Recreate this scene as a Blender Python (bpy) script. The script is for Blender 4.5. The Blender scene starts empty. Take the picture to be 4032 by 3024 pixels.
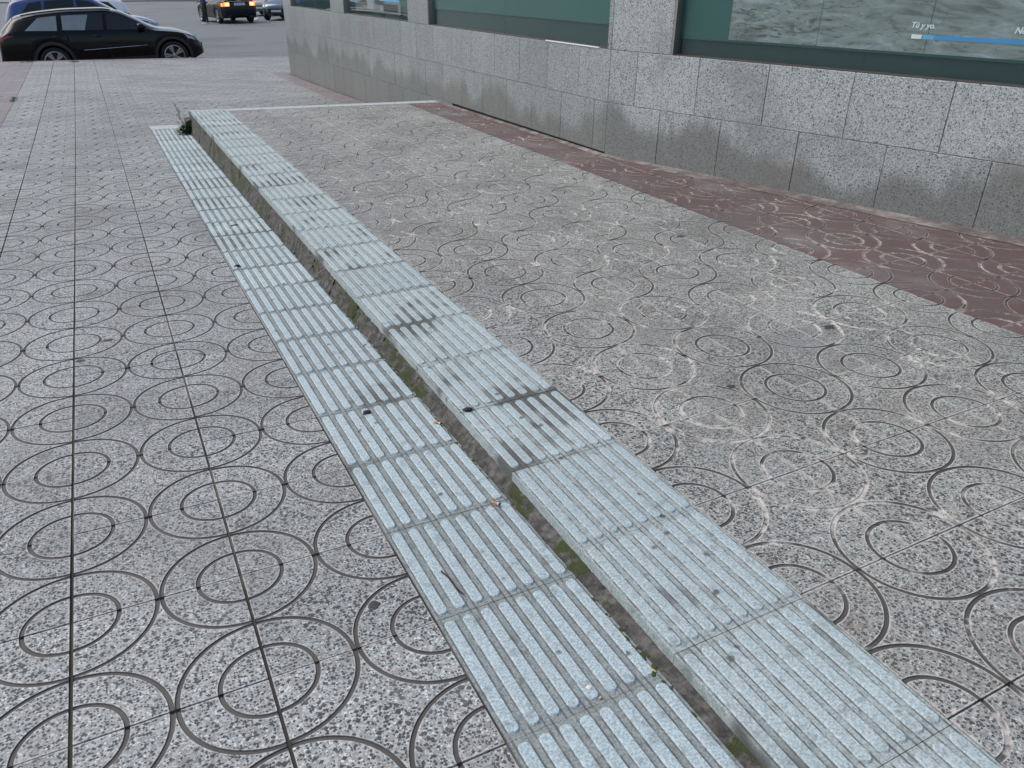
import bpy, bmesh, math, random
import numpy as np
from mathutils import Vector, Matrix

random.seed(7)
rng = np.random.default_rng(11)
SC = bpy.context.scene
COL = SC.collection

# ------------------------------------------------------------------ camera
CAM_LOC = Vector((-0.9185, 0.0, 1.3517))
CAM_RIGHT = Vector((0.89187676, -0.45205553, 0.01420011))
CAM_UP = Vector((0.19864147, 0.41972717, 0.88564703))
CAM_FWD = Vector((0.40632181, 0.78706728, -0.46414188))
cd = bpy.data.cameras.new('camera')
cd.sensor_width = 36.0
cd.lens = 27.046
cd.clip_start = 0.05
cd.clip_end = 3000
cam = bpy.data.objects.new('camera', cd)
COL.objects.link(cam)
m = Matrix((CAM_RIGHT, CAM_UP, -CAM_FWD)).transposed().to_4x4()
m.translation = CAM_LOC
cam.matrix_world = m
SC.camera = cam

# ------------------------------------------------------------------ sky, sun, exposure
SUN_EL, SUN_AZ = math.radians(52), math.radians(-50)     # azimuth measured from +Y towards +X
w = bpy.data.worlds.new('World')
SC.world = w
w.use_nodes = True
wn = w.node_tree
bg = wn.nodes['Background']
sky = wn.nodes.new('ShaderNodeTexSky')
sky.sky_type = 'NISHITA'
sky.sun_disc = False
sky.sun_elevation = SUN_EL
sky.sun_rotation = SUN_AZ
sky.air_density = 1.0
sky.dust_density = 3.0
sky.ozone_density = 0.6
wn.links.new(sky.outputs[0], bg.inputs[0])
bg.inputs[1].default_value = 0.15
ld = bpy.data.lights.new('sun', 'SUN')
ld.energy = 0.8
ld.angle = math.radians(35)
ld.color = (1.0, 0.99, 0.96)
sun = bpy.data.objects.new('sun', ld)
COL.objects.link(sun)
sd = Vector((math.sin(SUN_AZ) * math.cos(SUN_EL), math.cos(SUN_AZ) * math.cos(SUN_EL), math.sin(SUN_EL)))
sun.rotation_euler = sd.to_track_quat('Z', 'Y').to_euler()
SC.view_settings.view_transform = 'Standard'
SC.view_settings.look = 'None'
SC.view_settings.gamma = 1.0
SC.view_settings.exposure = 0.36
SC.cycles.max_bounces = 6
SC.cycles.transparent_max_bounces = 8

# ------------------------------------------------------------------ ground shapes measured from the place
PITCH = 0.40
WU, WL = 0.4013, 0.4317            # widths of the upper and lower grooved strips
Y0U, PU = 0.5448, 0.4102           # joints across the raised pavement
Y0L, PL = 0.9397, 0.39278          # joints across the lower pavement
KERB_Y = 21.45


def up_z(x, y):
    return 0.018936 * x - 0.003436 * y


def up_g(x, y):
    return 0.018936, -0.003436


def low_z(x, y):
    y = min(y, 22.0)
    return -0.008286 - 0.0349356 * y - 0.0073938 * x + 0.00079432 * y * y


def low_g(x, y):
    return -0.0073938, -0.0349356 + 2 * 0.00079432 * min(y, 22.0)


def street_z(x, y):
    return -0.79 + 0.035 * 12 * math.tanh((x + 0.3) / 12) - 0.0051 * 60 * math.tanh((y - 22.5) / 60)


# facade: bend point K, left part runs away from the camera, right part towards it
KX, KY = 2.8731, 5.6863
AL, AR = -0.01847, -0.25709
ZS, ZC = 0.869, 0.463


def fac_pt(a, s, d, z):
    """point on a facade part: s along the wall, d out from its face, z up"""
    return Vector((KX + s * math.sin(a) - d * math.cos(a), KY + s * math.cos(a) + d * math.sin(a), z))


# ------------------------------------------------------------------ node helper
class NG:
    def __init__(self, name):
        self.mat = bpy.data.materials.new(name)
        self.mat.use_nodes = True
        self.nt = self.mat.node_tree
        self.b = self.nt.nodes['Principled BSDF']

    def put(self, sock, v):
        if isinstance(v, bpy.types.NodeSocket):
            self.nt.links.new(v, sock)
        elif hasattr(sock, 'default_value'):
            if isinstance(v, (tuple, list)) and len(v) == 3 and sock.type == 'RGBA':
                v = (*v, 1)
            sock.default_value = v

    def n(self, typ, ins=None, out=0, **props):
        nd = self.nt.nodes.new('ShaderNode' + typ)
        for k, v in props.items():
            setattr(nd, k, v)
        for k, v in (ins or {}).items():
            self.put(nd.inputs[k], v)
        return nd.outputs[out] if out is not None else nd

    def m(self, op, a, b=0.0, c=0.0, clamp=False):
        return self.n('Math', {0: a, 1: b, 2: c}, operation=op, use_clamp=clamp)

    def step(self, v, lo, hi):
        return self.n('MapRange', {'Value': v, 'From Min': lo, 'From Max': hi, 'To Min': 0.0, 'To Max': 1.0},
                      interpolation_type='SMOOTHSTEP')

    def mix(self, f, a, b, blend='MIX'):
        nd = self.nt.nodes.new('ShaderNodeMix')
        nd.data_type = 'RGBA'
        nd.blend_type = blend
        self.put(nd.inputs[0], f)
        self.put(nd.inputs[6], a)
        self.put(nd.inputs[7], b)
        return nd.outputs[2]

    def ramp(self, f, stops, interp='LINEAR'):
        nd = self.nt.nodes.new('ShaderNodeValToRGB')
        cr = nd.color_ramp
        cr.interpolation = interp
        while len(cr.elements) < len(stops):
            cr.elements.new(0.5)
        for e, (p, c) in zip(cr.elements, stops):
            e.position = p
            e.color = (*c, 1) if len(c) == 3 else c
        self.put(nd.inputs[0], f)
        return nd.outputs[0]

    def pos(self):
        return self.n('NewGeometry', out=0)

    def noise(self, vec, scale, detail=3.0, rough=0.55, out=0):
        return self.n('TexNoise', {'Vector': vec, 'Scale': scale, 'Detail': detail, 'Roughness': rough}, out=out)

    def scl(self, vec, s):
        return self.n('VectorMath', {0: vec, 1: s}, operation='MULTIPLY')

    def sep(self, vec):
        nd = self.n('SeparateXYZ', {0: vec}, out=None)
        return nd.outputs[0], nd.outputs[1], nd.outputs[2]

    def bump(self, h, strength=0.3, dist=0.002):
        self.put(self.b.inputs['Normal'], self.n('Bump', {'Strength': strength, 'Distance': dist, 'Height': h}))

    def done(self, col=None, rough=None, **kw):
        if col is not None:
            self.put(self.b.inputs['Base Color'], col)
        if rough is not None:
            self.put(self.b.inputs['Roughness'], rough)
        for k, v in kw.items():
            self.put(self.b.inputs[k.replace('_', ' ')], v)
        return self.mat


def plain(name, col, rough=0.6, var=0.12, scale=30.0, **kw):
    g = NG(name)
    n = g.noise(g.pos(), scale)
    c = g.mix(g.m('MULTIPLY', n, var * 2), col, tuple(v * 0.55 for v in col))
    return g.done(c, rough, **kw)


def terrazzo(name, light, mid, pink, white_amt, red=None):
    g = NG(name)
    P = g.pos()
    rnd = g.n('ObjectInfo', out=5)
    # matrix of small pale and pinkish chips
    v2 = g.n('TexVoronoi', {'Vector': P, 'Scale': 215.0}, out=None)
    r2 = g.n('SeparateColor', {0: v2.outputs['Color']}, out=0)
    if red is None:
        base = g.ramp(r2, [(0, mid), (.20, light), (.40, pink), (.58, mid), (.74, light), (.92, tuple(min(1, c * 1.45) for c in light))], 'CONSTANT')
        blk = 0.0
        for sc_, ch, frac, lim in ((112.0, 1, .58, .50), (72.0, 2, .28, .47), (155.0, 0, .44, .50)):
            v1 = g.n('TexVoronoi', {'Vector': P, 'Scale': sc_}, out=None, distance='MANHATTAN')
            r1 = g.n('SeparateColor', {0: v1.outputs['Color']}, out=ch)
            b1 = g.m('LESS_THAN', v1.outputs['Distance'], g.m('MULTIPLY', g.step(r1, frac, frac - .12), lim * 1.25))
            blk = g.m('MAXIMUM', blk, b1)
        base = g.mix(g.m('MULTIPLY', blk, .93), base, g.ramp(r2, [(0, (.020, .021, .026)), (1, (.055, .052, .055))]))
    else:
        base = g.mix(r2, red, tuple(c * 0.78 for c in red))
        base = g.mix(g.m('MULTIPLY', g.step(g.noise(P, 7.0, 5.0), .5, .75), .30), base, tuple(.5 * c + .09 for c in red))
    # wear, traffic film, stains
    st = g.noise(P, 1.3, 4.0)
    base = g.mix(g.m('MULTIPLY', g.step(st, .42, .70), .42), base, (0.145, 0.13, 0.12))
    st2 = g.noise(P, 6.5, 5.0, .65)
    base = g.mix(g.m('MULTIPLY', g.step(st2, .55, .74), .50), base, (0.095, 0.082, 0.074))
    brn = g.noise(P, 3.7, 4.0, .6)
    base = g.mix(g.m('MULTIPLY', g.step(brn, .54, .72), .22), base, (0.20, 0.145, 0.115))
    pale = g.noise(P, 2.2, 4.0, .6)
    base = g.mix(g.m('MULTIPLY', g.step(pale, .52, .72), .22), base, (0.40, 0.40, 0.40))
    base = g.mix(1.0, base, g.ramp(rnd, [(0, (.79, .86, .86)), (1, (.99, 1.07, 1.06))]), 'MULTIPLY')
    # arcs: distance from the nearest tile corner
    uv = g.n('UVMap', uv_map='tile')
    ux, uy, _ = g.sep(uv)
    dx = g.m('SUBTRACT', 0.198, g.m('ABSOLUTE', ux))
    dy = g.m('SUBTRACT', 0.198, g.m('ABSOLUTE', uy))
    r = g.m('SQRT', g.m('ADD', g.m('MULTIPLY', dx, dx), g.m('MULTIPLY', dy, dy)))
    d = g.m('MINIMUM', g.m('ABSOLUTE', g.m('SUBTRACT', r, 0.103)), g.m('ABSOLUTE', g.m('SUBTRACT', r, 0.1925)))
    edge = g.m('MINIMUM', dx, dy)
    groove = g.step(d, 0.0064, 0.0048)
    lip = g.step(g.m('ABSOLUTE', g.m('SUBTRACT', d, .0066)), .0030, .0008)
    elip = g.step(edge, .0050, .0010)
    lip = g.m('MAXIMUM', lip, elip)
    halo = g.step(g.m('MINIMUM', d, g.m('ADD', edge, 0.003)), 0.019, 0.0065)
    wn_ = g.noise(P, 1.9, 3.0, .6)
    wf = g.noise(P, 48.0, 3.0, .7)
    wf2 = g.noise(P, 8.0, 3.0, .6)
    k = g.m('ADD', wn_, g.m('MULTIPLY', g.m('SUBTRACT', wf2, .5), .75))
    white = g.step(k, .74 - .26 * white_amt, .86 - .26 * white_amt)
    wcol = (0.60, 0.58, 0.54) if red is None else (.50, .44, .40)
    base = g.mix(g.m('MULTIPLY', g.m('MULTIPLY', halo, white), g.m('MULTIPLY', g.step(wf, .50, .66), .75)), base, wcol)
    base = g.mix(g.m('MULTIPLY', lip, g.m('MULTIPLY', g.step(wf, .28, .60), .40 + .35 * white_amt)), base, wcol)
    gcol = g.mix(g.m('MULTIPLY', white, g.m('MULTIPLY', g.step(wf, .32, .56), .25 + .60 * white_amt)), g.mix(g.noise(P, 14.0), (0.036, 0.035, 0.033), (0.115, 0.112, 0.105)), wcol)
    base = g.mix(groove, base, gcol)
    g.bump(g.noise(P, 260.0, 2.0), .25, .001)
    return g.done(base, g.m('ADD', .52, g.m('MULTIPLY', st2, .25)))


M = {}
M['tile_low'] = terrazzo('terrazzo_lower', (.43, .43, .425), (.28, .275, .272), (.335, .285, .265), .15)
M['tile_up'] = terrazzo('terrazzo_raised', (.42, .41, .392), (.27, .26, .248), (.325, .28, .252), 1.0)
M['tile_red'] = terrazzo('red_tile', None, None, None, .9, red=(0.160, 0.092, 0.092))
M['tile_red_low'] = terrazzo('red_tile_lower', None, None, None, .05, red=(0.27, 0.212, 0.217))


def tactile(name, col, grime, dark):
    g = NG(name)
    P = g.pos()
    rnd = g.n('ObjectInfo', out=5)
    fine = g.noise(P, 180.0, 3.0, .7)
    mid = g.noise(P, 22.0, 4.0, .65)
    big = g.noise(P, 2.6, 3.0, .6)
    c = g.mix(g.step(fine, .32, .66), tuple(v * .66 for v in col), tuple(min(1, v * 1.22) for v in col))
    c = g.mix(g.m('MULTIPLY', g.step(mid, .52, .72), grime), c, (.10, .092, .082))
    dk = g.step(g.m('ADD', big, g.m('MULTIPLY', g.m('SUBTRACT', rnd, .5), .22)), .53, .66)
    c = g.mix(g.m('MULTIPLY', dk, dark), c, (.085, .08, .075))
    sp = g.n('TexVoronoi', {'Vector': P, 'Scale': 28.0}, out=None)
    sr = g.n('SeparateColor', {0: sp.outputs['Color']}, out=0)
    c = g.mix(g.m('MULTIPLY', g.m('MULTIPLY', g.m('LESS_THAN', sr, .045), g.step(sp.outputs['Distance'], .34, .16)), .75), c, (.045, .04, .036))
    c = g.mix(1.0, c, g.ramp(rnd, [(0, (.88, .96, .96)), (1, (1.01, 1.10, 1.08))]), 'MULTIPLY')
    # moss creeping from the step on to the lower strip
    x, y, z = g.sep(P)
    g.bump(fine, .5, .0015)
    return g, c, P


def bar_dirt_shade(g, c, P, amt):
    # grime and painted shade along the foot of each bar, broken up by noise
    ux, uy, _ = g.sep(g.n('UVMap', uv_map='tile'))
    t = g.m('FRACT', g.m('DIVIDE', g.m('ADD', ux, .198), .0495))
    d = g.m('MULTIPLY', g.m('ABSOLUTE', g.m('SUBTRACT', t, .5)), .0495)
    line = g.step(g.m('ABSOLUTE', g.m('SUBTRACT', d, .0163)), .0042, .0008)
    brk = g.step(g.noise(P, 30.0, 3.0, .6), .30, .58)
    return g.mix(g.m('MULTIPLY', g.m('MULTIPLY', line, brk), amt), c, (.07, .066, .06))


for suf, gc, gr, dk, bc, ln in (('_low', (.285, .30, .295), .55, .75, (.45, .51, .54), .75), ('_up', (.37, .395, .395), .45, .92, (.42, .465, .485), .85)):
    g, c, P = tactile('tactile_ground' + suf, gc, gr, dk)
    M['tac_ground' + suf] = g.done(bar_dirt_shade(g, c, P, ln), .85)
    g, c, P = tactile('tactile_bar' + suf, bc, .40, .15)
    M['tac_bar' + suf] = g.done(c, .75)

g = NG('step_concrete')
P = g.pos()
st = g.scl(P, (1, 1, .12))
streak = g.noise(st, 16.0, 4.0, .6)
fine = g.noise(P, 150.0, 3.0, .7)
mott = g.noise(P, 34.0, 4.0, .7)
c = g.mix(g.step(mott, .3, .72), (.026, .025, .022), (.145, .14, .128))
c = g.mix(g.m('MULTIPLY', g.step(streak, .46, .66), .8), c, (.05, .047, .04))
ms = g.noise(P, 2.7, 4.0, .62)
ms2 = g.noise(g.scl(P, (1, 1, .35)), 13.0, 4.0, .6)
moss = g.step(g.m('ADD', ms, g.m('MULTIPLY', g.m('SUBTRACT', ms2, .5), 1.0)), .54, .64)
mc = g.mix(g.noise(P, 90.0), (.018, .028, .005), (.058, .075, .014))
c = g.mix(g.m('MULTIPLY', moss, .88), c, mc)
g.bump(g.m('ADD', g.m('MULTIPLY', fine, .5), g.m('MULTIPLY', moss, g.noise(P, 200.0))), .8, .006)
M['riser'] = g.done(c, .9)

g = NG('joint_mortar')
P = g.pos()
c = g.mix(g.step(g.noise(P, 3.0, 4.0), .45, .62), (.045, .043, .038), (.16, .15, .135))
M['joint_low'] = g.done(c, .95)
g = NG('joint_mortar_moss')
P = g.pos()
c = g.mix(g.step(g.noise(P, 4.0, 4.0), .45, .55), (.03, .028, .022), (.04, .055, .018))
M['joint_moss'] = g.done(c, .95)
g = NG('joint_mortar_pale')
P = g.pos()
c = g.mix(g.step(g.noise(P, 2.4, 4.0), .42, .6), (.07, .065, .06), (.44, .41, .36))
M['joint_up'] = g.done(c, .95)
g = NG('cement_fill')
P = g.pos()
c = g.mix(g.step(g.noise(P, 9.0, 5.0, .65), .36, .66), (.13, .115, .105), (.30, .275, .25))
c = g.mix(g.m('MULTIPLY', g.step(g.noise(P, 3.0, 4.0, .65), .48, .62), .6), c, (.10, .07, .065))
g.bump(g.noise(P, 120.0, 4.0), .6, .004)
M['cement'] = g.done(c, .9)
g = NG('edging_concrete')
P = g.pos()
c = g.mix(g.step(g.noise(P, 30.0, 5.0, .7), .3, .7), (.33, .36, .37), (.50, .53, .54))
M['edging'] = g.done(c, .75)


def granite(name, rough, stain_z, stain_amt, tint=(1, 1, 1)):
    g = NG(name)
    P = g.pos()
    rnd = g.n('ObjectInfo', out=5)
    v = g.n('TexVoronoi', {'Vector': P, 'Scale': 165.0}, out=None)
    r = g.n('SeparateColor', {0: v.outputs['Color']}, out=0)
    T = lambda c: tuple(a * b for a, b in zip(c, tint))
    c = g.ramp(r, [(0, T((.075, .078, .082))), (.10, T((.20, .205, .21))), (.27, T((.33, .335, .335))), (.55, T((.43, .43, .425))), (.8, T((.52, .52, .51)))], 'CONSTANT')
    v2 = g.n('TexVoronoi', {'Vector': P, 'Scale': 55.0}, out=None)
    r2 = g.n('SeparateColor', {0: v2.outputs['Color']}, out=1)
    c = g.mix(g.m('LESS_THAN', v2.outputs['Distance'], g.m('MULTIPLY', g.m('LESS_THAN', r2, .10), .34)), c, (.05, .05, .055))
    c = g.mix(g.m('MULTIPLY', g.noise(P, 2.0, 3.0), .35), c, T((.30, .30, .30)))
    c = g.mix(1.0, c, g.ramp(rnd, [(0, (.94, 1.03, 1.01)), (1, (1.10, 1.20, 1.17))]), 'MULTIPLY')
    x, y, z = g.sep(P)
    hump = g.noise(g.scl(P, (1, 1, .25)), 1.5, 4.0, .5)
    strk = g.noise(g.scl(P, (1, 1, .1)), 22.0, 3.0, .6)
    lvl = g.m('ADD', z, g.m('MULTIPLY', g.m('SUBTRACT', hump, .5), 1.05))
    lvl = g.m('ADD', lvl, g.m('MULTIPLY', g.m('SUBTRACT', strk, .5), .08))
    wet = g.step(lvl, stain_z + .09, stain_z - .09)
    c = g.mix(g.m('MULTIPLY', wet, stain_amt), c, g.mix(.5, c, (.085, .074, .062)))
    c = g.mix(g.m('MULTIPLY', wet, stain_amt * .62), c, (.12, .118, .105))
    strk2 = g.step(g.noise(g.scl(P, (1, 1, .06)), 30.0, 3.0, .6), .56, .72)
    c = g.mix(g.m('MULTIPLY', strk2, .22), c, (.13, .12, .105))
    c = g.mix(g.m('MULTIPLY', g.step(g.noise(P, 1.7, 4.0, .6), .54, .72), .45), c, (.19, .17, .15))
    g.bump(g.noise(P, 300.0, 2.0), .12, .0006)
    return g.done(c, g.m('ADD', rough, g.m('MULTIPLY', wet, .12)))


M['granite_r'] = granite('granite_right', .46, .30, .75)
M['granite_l'] = granite('granite_left', .30, .26, .60, (.74, .76, .77))
M['core'] = plain('wall_core_mortar', (.06, .055, .05), .9)
M['upper'] = plain('upper_render', (.36, .34, .31), .85)
M['rust_sealant'] = plain('brown_sealant', (.075, .06, .055), .7)
M['metal'] = plain('window_metal', (.30, .29, .27), .35, .05, Metallic=.7)
M['white_metal'] = plain('white_strip', (.80, .80, .80), .4, .03)

g = NG('tinted_glass')
fc = g.n('LayerWeight', {0: .5}, out=1)
fr = g.m('ADD', .04, g.m('MULTIPLY', g.m('POWER', fc, 5.0), .96))
tr = g.n('BsdfTransparent', {0: (.92, .975, .965)})
gl = g.n('BsdfGlossy', {'Color': (.9, .95, .95), 'Roughness': .02})
mx = g.n('MixShader', {0: fr, 1: tr, 2: gl})
g.nt.links.new(mx, g.nt.nodes['Material Output'].inputs[0])
M['glass'] = g.mat
M['blind'] = plain('teal_film', (.022, .105, .096), .55, .06, 3.0)
M['interior_shade'] = plain('interior_shade_teal', (.008, .036, .036), .5, .05, 3.0)

# printed poster: grey brown rippled water
g = NG('water_print')
P = g.pos()
q = g.scl(P, (2.0, 2.0, 9.0))
n1 = g.n('TexNoise', {'Vector': q, 'Scale': 1.6, 'Detail': 4.0, 'Roughness': .5, 'Distortion': 1.5})
n2 = g.n('TexNoise', {'Vector': q, 'Scale': 4.2, 'Detail': 3.0, 'Roughness': .55, 'Distortion': 2.0})
x, y, z = g.sep(P)
near = g.step(y, 3.1, 4.6)
c = g.ramp(n1, [(.30, (.14, .14, .13)), (.45, (.26, .26, .245)), (.6, (.34, .34, .335)), (.75, (.50, .51, .56))])
c = g.mix(g.m('MULTIPLY', g.step(n2, .56, .66), g.m('ADD', .35, g.m('MULTIPLY', near, .5))), c, (.03, .028, .02))
c = g.mix(g.m('MULTIPLY', g.step(n2, .42, .30), g.m('MULTIPLY', near, .8)), c, (.42, .45, .53))
M['print'] = g.done(c, .35)
M['ink_white'] = plain('ink_white', (.85, .85, .85), .4, .02)
M['ink_blue'] = plain('ink_blue', (.06, .30, .62), .4, .02)
M['ink_sky'] = plain('ink_sky', (.13, .45, .78), .4, .02)
M['ink_brown'] = plain('ink_brown', (.05, .04, .038), .5, .2, 6.0)
M['ink_grey'] = plain('ink_grey', (.24, .22, .215), .5, .2, 4.0)
M['ink_lilac'] = plain('ink_lilac', (.33, .33, .37), .5, .1, 4.0)

g = NG('asphalt')
P = g.pos()
f1 = g.noise(P, 60.0, 4.0, .7)
f2 = g.noise(P, .35, 4.0, .6)
c = g.mix(f1, (.105, .115, .116), (.185, .20, .20))
c = g.mix(g.m('MULTIPLY', g.step(f2, .5, .68), .45), c, (.06, .06, .062))
c = g.mix(g.m('MULTIPLY', g.step(g.noise(g.scl(P, (.25, 1, 1)), 1.1, 3.0), .62, .7), .4), c, (.05, .05, .05))
g.bump(f1, .4, .01)
M['asphalt'] = g.done(c, .75)
M['far_pave'] = plain('far_paving', (.26, .25, .25), .8, .2, 2.0)
M['kerb'] = plain('kerb_stone', (.27, .22, .22), .8, .25, 8.0)
M['road_paint'] = plain('road_paint', (.60, .61, .62), .7, .45, 4.0)


# ------------------------------------------------------------------ object helpers
def tag(o, label=None, cat=None, group=None, kind=None):
    if label:
        o['label'] = label
    if cat:
        o['category'] = cat
    if group:
        o['group'] = group
    if kind:
        o['kind'] = kind
    return o


def empty(name, loc=(0, 0, 0), rz=0.0):
    o = bpy.data.objects.new(name, None)
    o.empty_display_size = .1
    COL.objects.link(o)
    o.location = loc
    o.rotation_euler = (0, 0, rz)
    return o


def mk_mesh(name, verts, faces, mats, midx=None, smooth=False, uvs=None):
    me = bpy.data.meshes.new(name)
    me.from_pydata([tuple(v) for v in verts], [], faces)
    for mt in (mats if isinstance(mats, (list, tuple)) else [mats]):
        me.materials.append(mt)
    if midx is not None:
        me.polygons.foreach_set('material_index', midx)
    if smooth:
        me.polygons.foreach_set('use_smooth', [True] * len(me.polygons))
    if uvs is not None:
        lay = me.uv_layers.new(name='tile')
        for lp in me.loops:
            lay.data[lp.index].uv = uvs[lp.vertex_index]
    me.update()
    return me


def put(name, me, parent=None, mw=None):
    o = bpy.data.objects.new(name, me)
    COL.objects.link(o)
    if parent is not None:
        o.parent = parent
    if mw is not None:
        o.matrix_local = mw
    return o


def fix_normals(me):
    bm = bmesh.new()
    bm.from_mesh(me)
    bmesh.ops.recalc_face_normals(bm, faces=bm.faces)
    bm.to_mesh(me)
    bm.free()
    return me


class MB:
    """collects shapes into one mesh"""
    def __init__(self):
        self.v, self.f, self.mi = [], [], []

    def add(self, verts, faces, mi=0):
        b = len(self.v)
        self.v += [tuple(x) for x in verts]
        self.f += [tuple(b + i for i in fc) for fc in faces]
        self.mi += [mi] * len(faces)

    def hexa(self, p, mi=0):
        self.add(p, [(0, 3, 2, 1), (4, 5, 6, 7), (0, 1, 5, 4), (1, 2, 6, 5), (2, 3, 7, 6), (3, 0, 4, 7)], mi)

    def box(self, x0, x1, y0, y1, z0, z1, mi=0):
        self.hexa([(x0, y0, z0), (x1, y0, z0), (x1, y1, z0), (x0, y1, z0), (x0, y0, z1), (x1, y0, z1), (x1, y1, z1), (x0, y1, z1)], mi)

    def tube(self, pts, radii, n=8, mi=0, cap=True):
        pts = [Vector(p) for p in pts]
        rings = []
        for i, p in enumerate(pts):
            d = (pts[min(i + 1, len(pts) - 1)] - pts[max(i - 1, 0)]).normalized()
            a = Vector((0, 0, 1)) if abs(d.z) < .9 else Vector((1, 0, 0))
            u = d.cross(a).normalized()
            v = d.cross(u)
            r = radii[i] if isinstance(radii, (list, tuple)) else radii
            rings.append([p + u * (r * math.cos(2 * math.pi * k / n)) + v * (r * math.sin(2 * math.pi * k / n)) for k in range(n)])
        V = [q for r in rings for q in r]
        F = [(i * n + k, i * n + (k + 1) % n, (i + 1) * n + (k + 1) % n, (i + 1) * n + k) for i in range(len(pts) - 1) for k in range(n)]
        if cap:
            F += [tuple(range(n))[::-1], tuple((len(pts) - 1) * n + k for k in range(n))]
        self.add(V, F, mi)

    def mesh(self, name, mats, smooth=False, fix=True):
        me = mk_mesh(name, self.v, self.f, mats, self.mi, smooth)
        return fix_normals(me) if fix else me

    def build(self, name, mats, parent=None, smooth=False, fix=True):
        return put(name, self.mesh(name, mats, smooth, fix), parent)


def surf_matrix(x, y, zf, gf, sx=1.0, sy=1.0, dz=0.0, jit=0.0):
    gx, gy = gf(x, y)
    gx += random.uniform(-jit, jit)
    gy += random.uniform(-jit, jit)
    ex = Vector((1, 0, gx))
    ey = Vector((0, 1, gy))
    nz = ex.cross(ey).normalized()
    mm = Matrix.Identity(4)
    for i in range(3):
        mm[i][0] = ex[i] * sx
        mm[i][1] = ey[i] * sy
        mm[i][2] = nz[i]
    mm.translation = (x, y, zf(x, y) + dz)
    return mm


# ------------------------------------------------------------------ tile meshes
H = 0.198


def arc_tile_mesh(name, mat, thick=.03, n=14, d=.0032):
    rings = [(0, 0), (.103 - .0058, 0), (.103 - .0042, -d), (.103 + .0042, -d), (.103 + .0058, 0),
             (.1925 - .0058, 0), (.1925 - .0042, -d), (.1925 + .0040, -d), (H, 0)]
    V, F = [], []
    key = {}

    def vid(p):
        k = (round(p[0], 5), round(p[1], 5), round(p[2], 5))
        if k not in key:
            key[k] = len(V)
            V.append(k)
        return key[k]
    for sx in (1, -1):
        for sy in (1, -1):
            def P(r, a, z):
                return (sx * (H - r * math.cos(a)), sy * (H - r * math.sin(a)), z)
            angs = [math.pi / 2 * i / n for i in range(n + 1)]
            flip = sx * sy < 0
            for i in range(n):
                a, b = angs[i], angs[i + 1]
                for (r0, z0), (r1, z1) in zip(rings[:-1], rings[1:]):
                    q = [vid(P(r0, a, z0)), vid(P(r1, a, z1)), vid(P(r1, b, z1)), vid(P(r0, b, z0))]
                    q = [q[k] for k in range(4) if q[k] != q[k - 1]]
                    F.append(tuple(q[::-1] if flip else q))
                q = [vid(P(H, a, 0)), vid((0, 0, 0)), vid(P(H, b, 0))]
                F.append(tuple(q[::-1] if flip else q))
    # sides
    c = [(-H, -H), (H, -H), (H, H), (-H, H)]
    for i in range(4):
        a, b = c[i], c[(i + 1) % 4]
        F.append((vid((a[0], a[1], -thick)), vid((b[0], b[1], -thick)), vid((b[0], b[1], 0)), vid((a[0], a[1], 0))))
    me = mk_mesh(name, V, F, mat, uvs=[(v[0], v[1]) for v in V])
    return fix_normals(me)


def tactile_mesh(name, suf, thick=.034, nb=8, shift=0.0, half=.186):
    mb = MB()
    mb.box(-H, H, -H, H, -thick, 0, 0)
    pit = 2 * H / nb
    for i in range(nb):
        cx = -H + pit * (i + .5) + shift
        lo, hi = [], []
        for (hw, z, lst) in ((.0150, 0.0004, lo), (.0118, .0048, hi)):
            L = half - (.0150 - hw)
            pts = []
            for k in range(7):
                a = math.pi * k / 6
                pts.append((cx + hw * math.cos(a), L - hw + hw * math.sin(a), z))
            for k in range(7):
                a = math.pi + math.pi * k / 6
                pts.append((cx + hw * math.cos(a), -L + hw + hw * math.sin(a), z))
            lst += pts
        n = len(lo)
        F = [(k, (k + 1) % n, n + (k + 1) % n, n + k) for k in range(n)] + [tuple(n + k for k in range(n))]
        mb.add(lo + hi, F, 1)
    me = mk_mesh(name, mb.v, mb.f, [M['tac_ground' + suf], M['tac_bar' + suf]], mb.mi, uvs=[(v[0], v[1]) for v in mb.v])
    return fix_normals(me)


TILE_LOW = arc_tile_mesh('arc_tile_lower', M['tile_low'])
TILE_UP = arc_tile_mesh('arc_tile_raised', M['tile_up'])
TILE_RED = arc_tile_mesh('arc_tile_red', M['tile_red'])
TILE_RED_LOW = arc_tile_mesh('arc_tile_red_lower', M['tile_red_low'], d=.002)
TAC = tactile_mesh('grooved_tile_raised', '_up')
TACL = tactile_mesh('grooved_tile_lower', '_low')


def clip_mesh(me, mw, planes, name):
    """copy of a mesh cut by world planes (point, normal); keeps the side away from the normal"""
    bm = bmesh.new()
    bm.from_mesh(me)
    inv = mw.inverted()
    for co, no in planes:
        lco = inv @ Vector(co)
        lno = (mw.to_3x3().transposed() @ Vector(no)).normalized()
        geom = bm.verts[:] + bm.edges[:] + bm.faces[:]
        r = bmesh.ops.bisect_plane(bm, geom=geom, plane_co=lco, plane_no=lno, clear_outer=True)
        ed = [e for e in r['geom_cut'] if isinstance(e, bmesh.types.BMEdge)]
        if ed:
            try:
                bmesh.ops.edgeloop_fill(bm, edges=ed)
            except Exception:
                pass
    if len(bm.faces) < 1:
        bm.free()
        return None
    me2 = me.copy()
    me2.name = name
    bm.to_mesh(me2)
    bm.free()
    return me2


# ================================================================== RAISED PAVEMENT
END_A, END_B = Vector((0.0, 10.05, 0)), Vector((2.90, 9.42, 0))          # far edge of the raised part
END_DIR = (END_B - END_A).normalized()
END_N = Vector((-END_DIR.y, END_DIR.x, 0))
if END_N.y < 0:
    END_N = -END_N
EDGE_W = .17


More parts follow.
